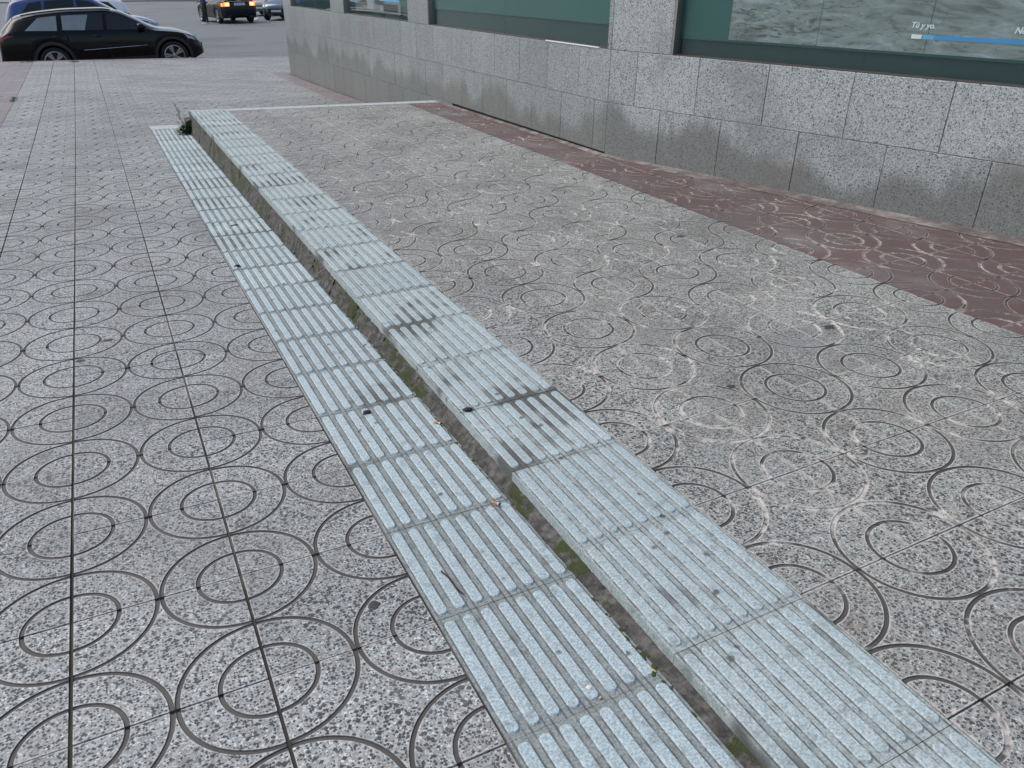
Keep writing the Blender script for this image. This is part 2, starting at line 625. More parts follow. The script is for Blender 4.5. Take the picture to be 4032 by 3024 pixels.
def end_y(x, off=0.0):
    t = (x - END_A.x) / (END_B.x - END_A.x)
    return END_A.y + t * (END_B.y - END_A.y) - off / END_N.y


def wall_x(y, off=0.0):
    """x of the facade face at y, off metres in front of it"""
    if y >= KY:
        return KX + (y - KY) * math.tan(AL) - off
    return KX + (y - KY) * math.tan(AR) - off / math.cos(AR)


YN = -1.9
mb = MB()
ys = [YN + i * .5 for i in range(int((9.4 - YN) / .5))]
for i in range(len(ys)):
    y0, y1 = ys[i], (ys[i + 1] if i + 1 < len(ys) else 9.30)
    p = []
    for (x, y) in ((.004, y0), (wall_x(y0, -.02), y0), (wall_x(y1, -.02), y1), (.004, y1)):
        p.append((x, y))
    if i == len(ys) - 1:
        p[2] = (wall_x(9.4, -.02), 9.42)
        p[3] = (.004, 10.04)
    lo = [(x, y, -.6) for x, y in p]
    hi = [(x, y, up_z(x, y) - .0055) for x, y in p]
    mb.hexa(lo + hi, 0)
raised = mb.build('raised_pavement', [M['joint_up']])
tag(raised, kind='structure')

# grooved strip along the nosing
N_LAST = 22
for n in range(-5, N_LAST + 1):
    yc = Y0U + PU * (n + .5)
    mw = surf_matrix(WU / 2, yc, up_z, up_g, WU / .4, (PU - .0018) / .396, random.uniform(-.0008, .0008), .0012)
    me = TAC
    if n == N_LAST:
        me = clip_mesh(TAC, mw, [(END_A - END_N * .09, END_N)], 'grooved_tile_end')
    o = put('grooved_tile', me, raised, mw)

# arc pattern tiles, grey then red next to the wall
mort = .13
for n in range(-6, 24):
    yc = Y0U + PU * (n + .5) + .012
    for k in range(0, 10):
        xc = WU + PITCH * (k + .5)
        x0, x1, y0, y1 = xc - .2, xc + .2, yc - PU / 2, yc + PU / 2
        red = k >= 5
        if y0 > end_y(x0, EDGE_W) or y1 < YN + .05:
            continue
        mo = .055 if yc > 5.0 else mort
        if x0 > wall_x(y0, mo) - .02 and x0 > wall_x(y1, mo) - .02:
            continue
        mw = surf_matrix(xc, yc, up_z, up_g, (.4 - .004) / .396, (PU - .005) / .396, random.uniform(-.0010, .0010), .0014)
        me = TILE_RED if red else TILE_UP
        planes = []
        if y1 > end_y(x1, EDGE_W) - .001:
            planes.append((END_A - END_N * (EDGE_W + .003), END_N))
        if x1 > min(wall_x(y0, mo), wall_x(y1, mo)):
            if yc > KY - .2:
                a = AL
            else:
                a = AR
            nn = Vector((math.cos(a), -math.sin(a), 0))
            planes.append((Vector((wall_x(yc, mo), yc, 0)), nn))
        if planes:
            me = clip_mesh(me, mw, planes, 'arc_tile_cut')
            if me is None or len(me.polygons) < 1:
                continue
        put('paving_tile', me, raised, mw)

# pale slabs edging the far end
t = 0.0
L = (END_B - END_A).length
i = 0
while t < L - .05:
    t1 = min(t + .395, L)
    mb = MB()
    a0, a1 = (.003 if i else .001), .002
    q = []
    for tt, off in ((t + a0, EDGE_W), (t1 - a1, EDGE_W), (t1 - a1, 0), (t + a0, 0)):
        if i == 0 and off == EDGE_W:
            off = .085
        if i == 0:
            pass
        p = END_A + END_DIR * tt - END_N * off
        q.append(p)
    mb.hexa([(p.x, p.y, up_z(p.x, p.y) - .07) for p in q] + [(p.x, p.y, up_z(p.x, p.y) + .002) for p in q])
    mb.build('edging_slab', [M['edging']], raised)
    t = t1
    i += 1

# cement fill between the red tiles and the wall
mb = MB()
yy = [YN, -1, 0, 1, 2, 3, 4, 5.0, KY, 6.5, 7.5, 8.5, 9.28]
for a, b in zip(yy[:-1], yy[1:]):
    V = []
    nseg = 12
    for j in range(nseg + 1):
        y = a + (b - a) * j / nseg
        mo = .055 if y > 5.05 else mort
        V += [(wall_x(y, mo - .004), y, up_z(wall_x(y), y) - .001), (wall_x(y, .03), y, up_z(wall_x(y), y) + .004 + random.uniform(-.003, .004)),
              (wall_x(y, -.005), y, up_z(wall_x(y), y) + .010)]
    F = []
    for j in range(nseg):
        for c_ in range(2):
            F.append((3 * j + c_, 3 * j + c_ + 1, 3 * j + c_ + 4, 3 * j + c_ + 3))
    mb.add(V, F)
mb.build('cement_fillet', [M['cement']], raised, smooth=True)

# riser below the nosing: one rough concrete slab per tile, leaning out at the foot
def riser_piece(y0, y1, gap):
    mb = MB()
    ny, nx = 14, 9
    V = []
    for j in range(ny + 1):
        y = y0 + gap + (y1 - y0 - 2 * gap) * j / ny
        zt = up_z(0, y) - .030
        xb = -.040
        zb = low_z(xb, y) - .004
        h = max(zt - zb, .004)
        for i in range(nx + 1):
            t = i / nx
            x = .0035 + (xb - .0035) * (t ** 1.25 if h > .05 else t)
            z = zt - (zt - zb) * t
            if 0 < i < nx:
                am = .0075 if h < .12 else .0035
                x += random.uniform(-am, am)
                z += random.uniform(-.25, .25) * h / nx
            V.append((x, y, z))
    for (dx) in (.06,):
        pass
    F = [(j * (nx + 1) + i, j * (nx + 1) + i + 1, (j + 1) * (nx + 1) + i + 1, (j + 1) * (nx + 1) + i) for j in range(ny) for i in range(nx)]
    mb.add(V, F)
    # closed ends and back
    for j in (0, ny):
        ids = [V[j * (nx + 1) + i] for i in range(nx + 1)]
        mb.add(ids + [(.0036, ids[0][1], ids[-1][2]), ], [tuple(range(nx + 2))])
    return mb


for n in range(-5, N_LAST + 1):
    y0, y1 = Y0U + PU * n, min(Y0U + PU * (n + 1), 10.0)
    riser_piece(y0, y1, .0 if n < 9 else .0022).build('riser_slab', [M['riser']], raised, smooth=True, fix=True)
# end face and stub beside the far corner
mb = MB()
q = [(END_A.x + .004, END_A.y - .02), (END_B.x, END_B.y - .02), (END_B.x, END_B.y - .006), (END_A.x + .004, END_A.y - .006)]
mb.hexa([(x, y, -.6) for x, y in q] + [(x, y, up_z(x, y) - .068) for x, y in q])
mb.build('end_riser', [M['riser']], raised)
mb = MB()
zt, zb = low_z(-.06, 10.1) + .165, low_z(-.06, 10.1) - .05
mb.hexa([(-.085, 9.93, zb), (-.004, 9.93, zb), (-.004, 10.06, zb), (-.085, 10.06, zb), (-.075, 9.935, zt - .03), (-.004, 9.935, zt), (-.004, 10.055, zt + .01), (-.072, 10.055, zt)])
mb.build('concrete_stub', [M['riser']], raised)

# ================================================================== LOWER PAVEMENT
XL = -7.0
cols_x = lambda k: -WL + PITCH * k


def kerb_y(x):
    return KERB_Y + .05 * x


mb = MB()
xs = [XL, -5, -3.6, -2.8, -2.03, -1.2317, -.4317, 0.0, .77, 1.57, 2.37, 3.2, 4.4, 6.4, 9.0]
yb = [-1.5 + .5 * i for i in range(46)]
for xa, xb in zip(xs[:-1], xs[1:]):
    V, F = [], []
    rows = [y for y in yb if y < 21.0 and (xa < -.01 or y > 9.3)] + [None]
    for y in rows:
        for x in (xa, xb):
            yy = kerb_y(x) if y is None else y
            V.append((x, yy, low_z(x, yy) - .0050))
    for j in range(len(rows) - 1):
        F.append((2 * j, 2 * j + 1, 2 * j + 3, 2 * j + 2))
    mb.add(V, F, 1 if abs(xb + 1.2317) < .01 or abs(xb + 2.03) < .01 else 0)
lower = mb.build('lower_pavement', [M['joint_low'], M['joint_moss']], fix=False)
tag(lower, kind='structure')

# grooved strip at the foot of the step
for mth in range(-5, 25):
    yc = Y0L + PL * (mth + .5)
    xc = -WL + .2
    mw = surf_matrix(xc, yc, low_z, low_g, .394 / .396, (PL - .0018) / .396, random.uniform(-.0008, .0008), .0012)
    me = TACL
    if mth == 24:
        me = clip_mesh(TACL, mw, [(Vector((0, Y0L + PL * 24 + .10, 0)), Vector((0, 1, 0)))], 'grooved_tile_end')
    put('grooved_tile', me, lower, mw)
mb = MB()
ya, yb2 = Y0L + PL * 24 + .103, Y0L + PL * 25 - .003
q = [(-WL + .003, ya), (-.037, ya), (-.037, yb2), (-WL + .003, yb2)]
mb.hexa([(x, y, low_z(x, y) - .03) for x, y in q] + [(x, y, low_z(x, y) + .001) for x, y in q])
mb.build('edging_slab', [M['edging']], lower)

# tiles: nearest ones are parts, the rest one mass
FAR = MB()
far_uv = []


def far_tile(xc, yc, hx, hy, mi):
    if yc + hy > kerb_y(xc) - .1:
        hy2 = (kerb_y(xc) - .1 - (yc - hy)) / 2
        if hy2 < .03:
            return
        yc = yc - hy + hy2
        hy = hy2
    if xc + hx > wall_x(yc) - .02 and yc < KY + 11.26:
        nx1 = wall_x(yc) - .03
        if nx1 - (xc - hx) < .05:
            return
        hx2 = (nx1 - (xc - hx)) / 2
        xc = xc - hx + hx2
        hx = hx2
    dz = random.uniform(-.001, .001)
    c4 = [(xc - hx, yc - hy), (xc + hx, yc - hy), (xc + hx, yc + hy), (xc - hx, yc + hy)]
    top = [(x, y, low_z(x, y) + dz) for x, y in c4]
    bot = [(x, y, low_z(x, y) - .012) for x, y in c4]
    FAR.add(top + bot, [(0, 1, 2, 3), (4, 5, 1, 0), (5, 6, 2, 1), (6, 7, 3, 2), (7, 4, 0, 3)], mi)
    far_uv.extend([(x - xc, y - yc) for x, y in c4] * 2)


for r in range(-5, 54):
    yc = Y0L + PL * (r + .5)
    for k in range(-16, 24):
        xc = cols_x(k) + PITCH / 2
        if k == 0 and r < 25:
            continue
        if xc > 0 - .2 and k >= 0 and yc + PL / 2 < end_y(max(min(xc, 2.9), 0)) - .0:
            continue
        if xc - .2 > wall_x(yc) - .03 and yc < KY + 11.3:
            continue
        gx = .009 if k in (-2, -3, -4) else (.007 if k in (-1,) else .004)
        gy = .004
        red = k <= -5 or (k >= 7 and yc < 17.3) or yc > 20.95
        hx, hy = (PITCH - gx) / 2, (PL - gy) / 2
        cross_end = k >= 0 and yc - PL / 2 < end_y(max(min(xc + .2, 2.9), 0)) + .02
        wallcut = xc + .2 > wall_x(yc) - .02 and yc < KY + 11.3
        near = (-4 <= k <= -1 and yc < 14.5) or (k == -5 and 9.0 < yc < 14.5) or (0 <= k <= 7 and yc < 13.3 and not wallcut)
        if near:
            mw = surf_matrix(xc, yc, low_z, low_g, 2 * hx / .396, 2 * hy / .396, random.uniform(-.0012, .0012), .0018)
            me = TILE_RED_LOW if red else TILE_LOW
            if cross_end:
                me = clip_mesh(me, mw, [(END_A + END_N * .012, -END_N)], 'arc_tile_cut')
                if me is None:
                    continue
            put('paving_tile', me, lower, mw)
        else:
            if cross_end:
                continue
            far_tile(xc, yc, hx, hy, 1 if red else 0)
me = mk_mesh('far_paving_tiles', FAR.v, FAR.f, [M['tile_low'], M['tile_red_low']], FAR.mi, uvs=far_uv)
o = put('far_paving_tiles', me, lower)
tag(o, kind='stuff')
# kerb stones
x = XL
while x < 9.0:
    x1 = min(x + .99, 9.0)
    mb = MB()
    q = [(x + .003, kerb_y(x) - .098), (x1 - .003, kerb_y(x1) - .098), (x1 - .003, kerb_y(x1) + .012), (x + .003, kerb_y(x) + .012)]
    mb.hexa([(a, b, street_z(a, b) - .1) for a, b in q] + [(a, b, low_z(a, b) - (.0 if i < 2 else .012)) for i, (a, b) in enumerate(q)])
    mb.build('kerb_stone', [M['kerb']], lower)
    x = x1

# ================================================================== STREET
def graded(lo, hi, c, fine):
    out = [c]
    s, v = fine, c
    while v < hi:
        v = min(hi, v + s)
        s *= 1.22
        out.append(v)
    s, v = fine, c
    while v > lo:
        v = max(lo, v - s)
        s *= 1.22
        out.insert(0, v)
    return out


gx = graded(-700, 700, 2, 2.0)
gy = graded(-300, 1600, 30, 2.5)
V = [(x, y, street_z(x, y) if y > 21.6 else min(street_z(x, y), -.75)) for y in gy for x in gx]
nx = len(gx)
F = [(j * nx + i, j * nx + i + 1, (j + 1) * nx + i + 1, (j + 1) * nx + i) for j in range(len(gy) - 1) for i in range(nx - 1)]
street = put('street', mk_mesh('street', V, F, M['asphalt']))
tag(street, kind='structure')
# pavement on the far side of the street
mb = MB()
fa, fb = Vector((2.9, 88.5)), Vector((9.0, 84.5))
fd = (fb - fa).normalized()
fnn = Vector((-fd.y, fd.x))
if fnn.y < 0:
    fnn = -fnn
for i in range(-14, 14):
    q = [fa + fd * (6 * i), fa + fd * (6 * i + 6), fa + fd * (6 * i + 6) + fnn * 5, fa + fd * (6 * i) + fnn * 5]
    mb.hexa([(p.x, p.y, street_z(p.x, p.y) - .2) for p in q] + [(p.x, p.y, street_z(p.x, p.y) + .14) for p in q])
fp = mb.build('far_pavement', [M['far_pave']])
tag(fp, kind='structure')
# worn bay lines near the parked cars
for i, (x0, y0, x1, y1, wd) in enumerate(((7.25, 46.2, 7.9, 48.6, .16), (7.55, 43.3, 8.5, 43.6, .16), (8.2, 41.2, 9.2, 41.5, .16), (7.6, 44.7, 8.3, 44.95, .14))):
    d = Vector((x1 - x0, y1 - y0)).normalized()
    nn = Vector((-d.y, d.x)) * wd / 2
    V = []
    for j in range(7):
        p = Vector((x0, y0)).lerp(Vector((x1, y1)), j / 6)
        for s_ in (-1, 1):
            a = p + nn * s_ * random.uniform(.8, 1.1)
            V.append((a.x, a.y, street_z(a.x, a.y) + .004))
    mk = put('bay_line', mk_mesh('bay_line', V, [(2 * j, 2 * j + 1, 2 * j + 3, 2 * j + 2) for j in range(6)], M['road_paint']), street)

# ================================================================== BUILDING
bld = empty('building', (KX, KY, up_z(KX, KY)))
tag(bld, 'corner building faced in speckled grey granite with green tinted shop windows', 'building')
B0 = Vector(bld.location)


def fpt(a, s, d, z):
    return fac_pt(a, s, d, z) - B0


def fbox(mb, a, s0, s1, d0, d1, z0, z1, mi=0):
    mb.hexa([fpt(a, s0, d0, z0), fpt(a, s1, d0, z0), fpt(a, s1, d1, z0), fpt(a, s0, d1, z0),
             fpt(a, s0, d0, z1), fpt(a, s1, d0, z1), fpt(a, s1, d1, z1), fpt(a, s0, d1, z1)], mi)


GJ = .0016


def panel(a, s0, s1, z0, z1, mat, d=.0, sl=None, sr=None):
    """granite facing slab with a small chamfer"""
    j = random.uniform(-.0012, .0012)
    mb = MB()
    c = .0022
    s0 += GJ
    s1 -= GJ
    z0 += GJ
    z1 -= GJ
    bk = [fpt(a, s, d - .028, z) for s, z in ((s0, z0), (s1, z0), (s1, z1), (s0, z1))]
    md = [fpt(a, s, d - c + j, z) for s, z in ((s0, z0), (s1, z0), (s1, z1), (s0, z1))]
    fr_ = [fpt(a, s, d + j, z) for s, z in ((s0 + c, z0 + c), (s1 - c, z0 + c), (s1 - c, z1 - c), (s0 + c, z1 - c))]
    F = [(8, 9, 10, 11)] + [(4 + k, 4 + (k + 1) % 4, 8 + (k + 1) % 4, 8 + k) for k in range(4)] + [(k, (k + 1) % 4, 4 + (k + 1) % 4, 4 + k) for k in range(4)]
    mb.add(bk + md + fr_, F)
    mb.build('granite_panel', [mat], bld)


S_END = 11.26
Z2 = ZC - (ZS - ZC)         # lower joint of the second course, about 0.06
LW = [(.057, 3.878), (4.544, 7.284), (7.989, 10.651)]
S_R = -8.6
RW = [(-5.4, -.603)]
ZTOP, ZFAS = 2.65, 3.35
# facing slabs below the sills
def course(a, joints, z0, z1, mat):
    for s0, s1 in zip(joints[:-1], joints[1:]):
        panel(a, s0, s1, z0, z1, mat)


ju = [.0] + [.469 + .545 * i for i in range(20)]
ju = [s for s in ju if s < S_END - .2] + [S_END]
jl = [.0] + [.197 + .545 * i for i in range(21)]
jl = [s for s in jl if s < S_END - .2] + [S_END]
course(AL, ju, ZC, ZS, M['granite_l'])
course(AL, [s for s in jl], Z2, ZC, M['granite_l'])
course(AL, [s for s in ju if s > 3.0], Z2 - .46, Z2, M['granite_l'])
ru = [0.0, -.284, -.877, -1.459, -2.07, -2.684] + [-2.684 - .6 * i for i in range(1, 10)] + [S_R]
rl = [0.0, -.556, -1.127, -1.761, -2.374, -2.992] + [-2.992 - .6 * i for i in range(1, 10)] + [S_R]
ru = sorted(set(max(s, S_R) for s in ru))
rl = sorted(set(max(s, S_R) for s in rl))
course(AR, ru, ZC, ZS, M['granite_r'])
course(AR, rl, Z2 - .02, ZC, M['granite_r'])
# piers between the windows
for z0, z1 in ((ZS, 1.48), (1.48, 2.06), (2.06, ZTOP)):
    for s0, s1 in ((0, .057), (3.878, 4.544), (7.284, 7.989), (10.651, S_END)):
        panel(AL, s0, s1, z0, z1, M['granite_l'])
    panel(AR, -.603, 0, z0, z1, M['granite_r'])
    for s0 in (-6.2, -7.0, -7.8, S_R):
        panel(AR, s0, s0 + .8, z0, z1, M['granite_r'])
for s0, s1 in zip(ju[:-1], ju[1:]):
    panel(AL, s0, s1, ZTOP, ZFAS, M['granite_l'])
for s0, s1 in zip(ru[:-1], ru[1:]):
    panel(AR, s0, s1, ZTOP, ZFAS, M['granite_r'])
# backing wall
mb = MB()
D0, D1 = -.026, -.30
for a, e0, e1, wins in ((AL, 0, S_END - .002, LW), (AR, S_R + .002, 0, RW)):
    fbox(mb, a, e0, e1, D1, D0, -.62, ZS - .004)
    cur = e0
    for s0, s1 in wins:
        if s0 - .004 > cur:
            fbox(mb, a, cur, s0 - .004, D1, D0, ZS - .003, ZTOP + .003)
        cur = s1 + .004
    if cur < e1:
        fbox(mb, a, cur, e1, D1, D0, ZS - .003, ZTOP + .003)
    fbox(mb, a, e0, e1, D1, D0, ZTOP + .004, ZFAS - .002)
mb.build('backing_wall', [M['core']], bld)
# end wall along the street, roof slab and upper storeys
mb = MB()
c0 = fpt(AL, S_END, -.001, 0)
q0, q1 = fpt(AL, S_END - .35, -.03, 0), fpt(AL, S_END, -.03, 0)
mb.hexa([(q0.x, q0.y, -.6), (q0.x + 9, q0.y, -.6), (q1.x + 9, q1.y, -.6), (q1.x, q1.y, -.6), (q0.x, q0.y, ZFAS - .003), (q0.x + 9, q0.y, ZFAS - .003), (q1.x + 9, q1.y, ZFAS - .003), (q1.x, q1.y, ZFAS - .003)])
mb.build('street_wall', [M['granite_l']], bld)
mb = MB()
pl = [fpt(AR, S_R, 0, 0), fpt(AR, 0, 0, 0), fpt(AL, S_END, 0, 0)]
pl += [pl[2] + Vector((9, 0, 0)), pl[0] + Vector((9, 0, 0))]
n = len(pl)
V = [(p.x, p.y, ZFAS) for p in pl] + [(p.x, p.y, 9.6) for p in pl]
mb.add(V, [tuple(range(n)), tuple(range(n, 2 * n))[::-1]] + [(k, (k + 1) % n, n + (k + 1) % n, n + k) for k in range(n)])
mb.build('upper_storeys', [M['upper']], bld)

# windows
GD = -.055       # glass sits back from the face


def flat(a, pts, d, name, mat, parent, thick=.002):
    """thin sheet on a facade part from outline points (s, z)"""
    n = len(pts)
    V = [fpt(a, s, d, z) for s, z in pts] + [fpt(a, s, d - thick, z) for s, z in pts]
    F = [tuple(range(n)), tuple(range(n, 2 * n))[::-1]] + [(k, (k + 1) % n, n + (k + 1) % n, n + k) for k in range(n)]
    me = fix_normals(mk_mesh(name, V, F, mat))
    return put(name, me, parent)


def rect(s0, s1, z0, z1):
    return [(s0, z0), (s1, z0), (s1, z1), (s0, z1)]


def window(a, s0, s1, splits, band, lab):
    mb = MB()
    fr_d0, fr_d1 = GD - .05, GD + .02
    t = .018
    fbox(mb, a, s0, s0 + t, fr_d0, GD + .035, ZS, ZTOP)
    fbox(mb, a, s1 - t, s1, fr_d0, GD + .053, ZS, ZTOP)
    fbox(mb, a, s0 + t, s1 - t, fr_d0, fr_d1, ZTOP - t, ZTOP)
    fbox(mb, a, s0 + t, s1 - t, fr_d0, GD + .047, ZS - .003, ZS + .007, 1)
    win = mb.build('window', [M['metal'], M['rust_sealant']], bld)
    win['label'] = lab
    ed = [s0 + t] + splits + [s1 - t]
    for e0, e1 in zip(ed[:-1], ed[1:]):
        flat(a, rect(e0 + .002, e1 - .002, ZS + .0075, ZTOP - t), GD, 'pane', M['glass'], win, .008)
    flat(a, rect(s0 + .002, s1 - .002, band, ZTOP - .02), GD - .016, 'blind', M['blind'], win, .004)
    flat(a, rect(s0 + .002, s1 - .002, ZS + .008, band + .06), GD - .030, 'interior_shade_sheet', M['interior_shade'], win, .004)  # dark sheet painted as the unlit interior below the film
    return win


w3 = window(AL, LW[0][0], LW[0][1], [1.97], 1.045, 'long green window with a plain film above a darker band')
w2 = window(AL, LW[1][0], LW[1][1], [], 1.04, 'middle window with a printed picture behind the glass')
w1 = window(AL, LW[2][0], LW[2][1], [9.3], 1.04, 'window next to the street corner')
w4 = window(AR, RW[0][0], RW[0][1], [-3.9, -2.08], .985, 'large green window with a printed water poster')
# white strip at the sill of the long window
mb = MB()
fbox(mb, AL, .171, 1.055, GD + .045, .006, ZS - .0005, ZS + .008)
mb.build('sill_strip', [M['white_metal']], w3)
# water poster in three sheets, bars and lettering
PD = GD - .010
for e0, e1 in ((-5.0, -3.45), (-3.45, -2.432), (-2.432, -1.732), (-1.732, -1.05)):
    flat(AR, rect(e0 + .0018, e1 - .0018, 1.0, 2.45), PD, 'poster_sheet', M['print'], w4, .0012)
TD = PD + .0022
for (s0, s1, z0, z1, mt) in ((-2.399, -2.338, 1.078, 1.101, 'ink_white'), (-2.470, -2.406, 1.078, 1.101, 'ink_sky'), (-4.7, -2.477, 1.078, 1.101, 'ink_blue')):
    flat(AR, rect(s0, s1, z0, z1), TD, 'colour_bar', M[mt], w4, .001)
flat(AR, rect(-1.33, -1.085, 1.0585, 1.0615), TD, 'small_print', M['ink_grey'], w4, .001)


def lettering(txt, s, z, size, parent):
    cu = bpy.data.curves.new('lettering', 'FONT')
    cu.body = txt
    cu.size = size
    cu.shear = .22
    cu.offset = .0012
    cu.extrude = .0006
    cu.resolution_u = 6
    tmp = bpy.data.objects.new('tmp_text', cu)
    COL.objects.link(tmp)
    bpy.context.view_layer.update()
    me = bpy.data.meshes.new_from_object(tmp.evaluated_get(bpy.context.evaluated_depsgraph_get()))
    bpy.data.objects.remove(tmp)
    me.materials.clear()
    me.materials.append(M['ink_white'])
    a = AR
    ex = Vector((-math.sin(a), -math.cos(a), 0))
    ez = Vector((-math.cos(a), math.sin(a), 0))
    mw = Matrix((ex, Vector((0, 0, 1)), ez)).transposed().to_4x4()
    mw.translation = fpt(a, s, TD + .001, z)
    return put('lettering', me, parent, mw)


lettering('T\u00fa y yo.', -2.322, 1.138, .043, w4)
lettering('Nos', -2.892, 1.134, .046, w4)
# picture in the middle window: pale room with brown furniture
for (s0, s1, z0, z1, mt, dd) in ((4.96, 6.85, .925, 2.4, 'ink_grey', 0), (5.05, 5.62, .95, 1.05, 'ink_brown', .002), (5.62, 6.1, .955, 1.0, 'ink_lilac', .002), (5.1, 5.5, 1.05, 1.075, 'ink_lilac', .002),
                                 (5.6, 5.95, 1.03, 1.2, 'ink_brown', .002), (6.35, 6.62, 1.05, 1.2, 'ink_brown', .002), (6.02, 6.3, .96, 1.3, 'ink_lilac', .003), (6.3, 6.8, 1.01, 1.035, 'ink_brown', .003), (4.99, 5.75, 1.078, 1.14, 'ink_sky', .004)):
    flat(AL, rect(s0, s1, z0, z1), PD + dd, 'poster_sheet', M[mt], w2, .0012)
# ================================================================== VEHICLES
def paint(name, col, metallic=0.0, spec=.5):
    g = NG(name)
    n = g.noise(g.pos(), 2.0, 3.0)
    return g.done(g.mix(g.m('MULTIPLY', n, .3), col, tuple(c * .7 for c in col)), g.m('ADD', .06, g.m('MULTIPLY', n, .08)), Metallic=metallic, Specular_IOR_Level=spec)


M['paint_black'] = paint('paint_black', (.004, .005, .006), 0.0, .28)
M['paint_blue'] = paint('paint_blue', (.045, .085, .22))
M['paint_navy'] = paint('paint_navy', (.005, .006, .014), 0.0, .3)
M['paint_white'] = paint('paint_white', (.72, .74, .76))
M['paint_slate'] = paint('paint_slate', (.10, .135, .16), .5)
M['paint_beige'] = paint('paint_beige', (.38, .37, .33), .3)
M['car_glass'] = plain('car_glass', (.012, .016, .018), .04, .05, 3.0)
M['car_glass_pale'] = plain('pale_car_glass', (.22, .27, .29), .12, .35, 7.0)
M['trim'] = plain('black_trim', (.018, .018, .02), .55)
M['rubber'] = plain('tyre_rubber', (.016, .016, .017), .8)
M['alloy'] = plain('alloy', (.42, .43, .44), .35, .06, 20.0, Metallic=.8)
M['alloy_dark'] = plain('brake_shadow', (.02, .02, .021), .6)
M['chrome'] = plain('chrome', (.62, .63, .64), .15, .03, Metallic=1.0)
M['lamp_clear'] = plain('headlamp', (.55, .58, .60), .08, .25, 25.0)
M['lamp_red'] = plain('tail_lamp', (.25, .012, .012), .12, .2, 30.0)
M['plate'] = plain('number_plate', (.72, .72, .70), .5, .05)
g = NG('brake_lamp_lit')
g.put(g.b.inputs['Emission Color'], (1.0, .16, .03, 1))
g.put(g.b.inputs['Emission Strength'], 3.2)
M['lamp_lit'] = g.done((.6, .05, .02), .3)
g = NG('lamp_core_lit')
g.put(g.b.inputs['Emission Color'], (1.0, .62, .12, 1))
g.put(g.b.inputs['Emission Strength'], 5.0)
M['lamp_core'] = g.done((.6, .3, .05), .3)


def interp(tab, x):
    xs_, vs_ = zip(*tab)
    # smooth interpolation through the table
    i = int(np.clip(np.searchsorted(xs_, x) - 1, 0, len(xs_) - 2))
    h = xs_[i + 1] - xs_[i]
    t = min(max((x - xs_[i]) / h, 0), 1)

    def sl(k):
        if k <= 0 or k >= len(xs_) - 1:
            k2 = min(max(k, 0), len(xs_) - 1)
            a, b = max(k2 - 1, 0), min(k2 + 1, len(xs_) - 1)
            return (vs_[b] - vs_[a]) / (xs_[b] - xs_[a])
        d0 = (vs_[k] - vs_[k - 1]) / (xs_[k] - xs_[k - 1])
        d1 = (vs_[k + 1] - vs_[k]) / (xs_[k + 1] - xs_[k])
        return 0 if d0 * d1 <= 0 else 2 * d0 * d1 / (d0 + d1)
    m0, m1 = sl(i) * h, sl(i + 1) * h
    t2, t3 = t * t, t * t * t
    return (2 * t3 - 3 * t2 + 1) * vs_[i] + (t3 - 2 * t2 + t) * m0 + (-2 * t3 + 3 * t2) * vs_[i + 1] + (t3 - t2) * m1


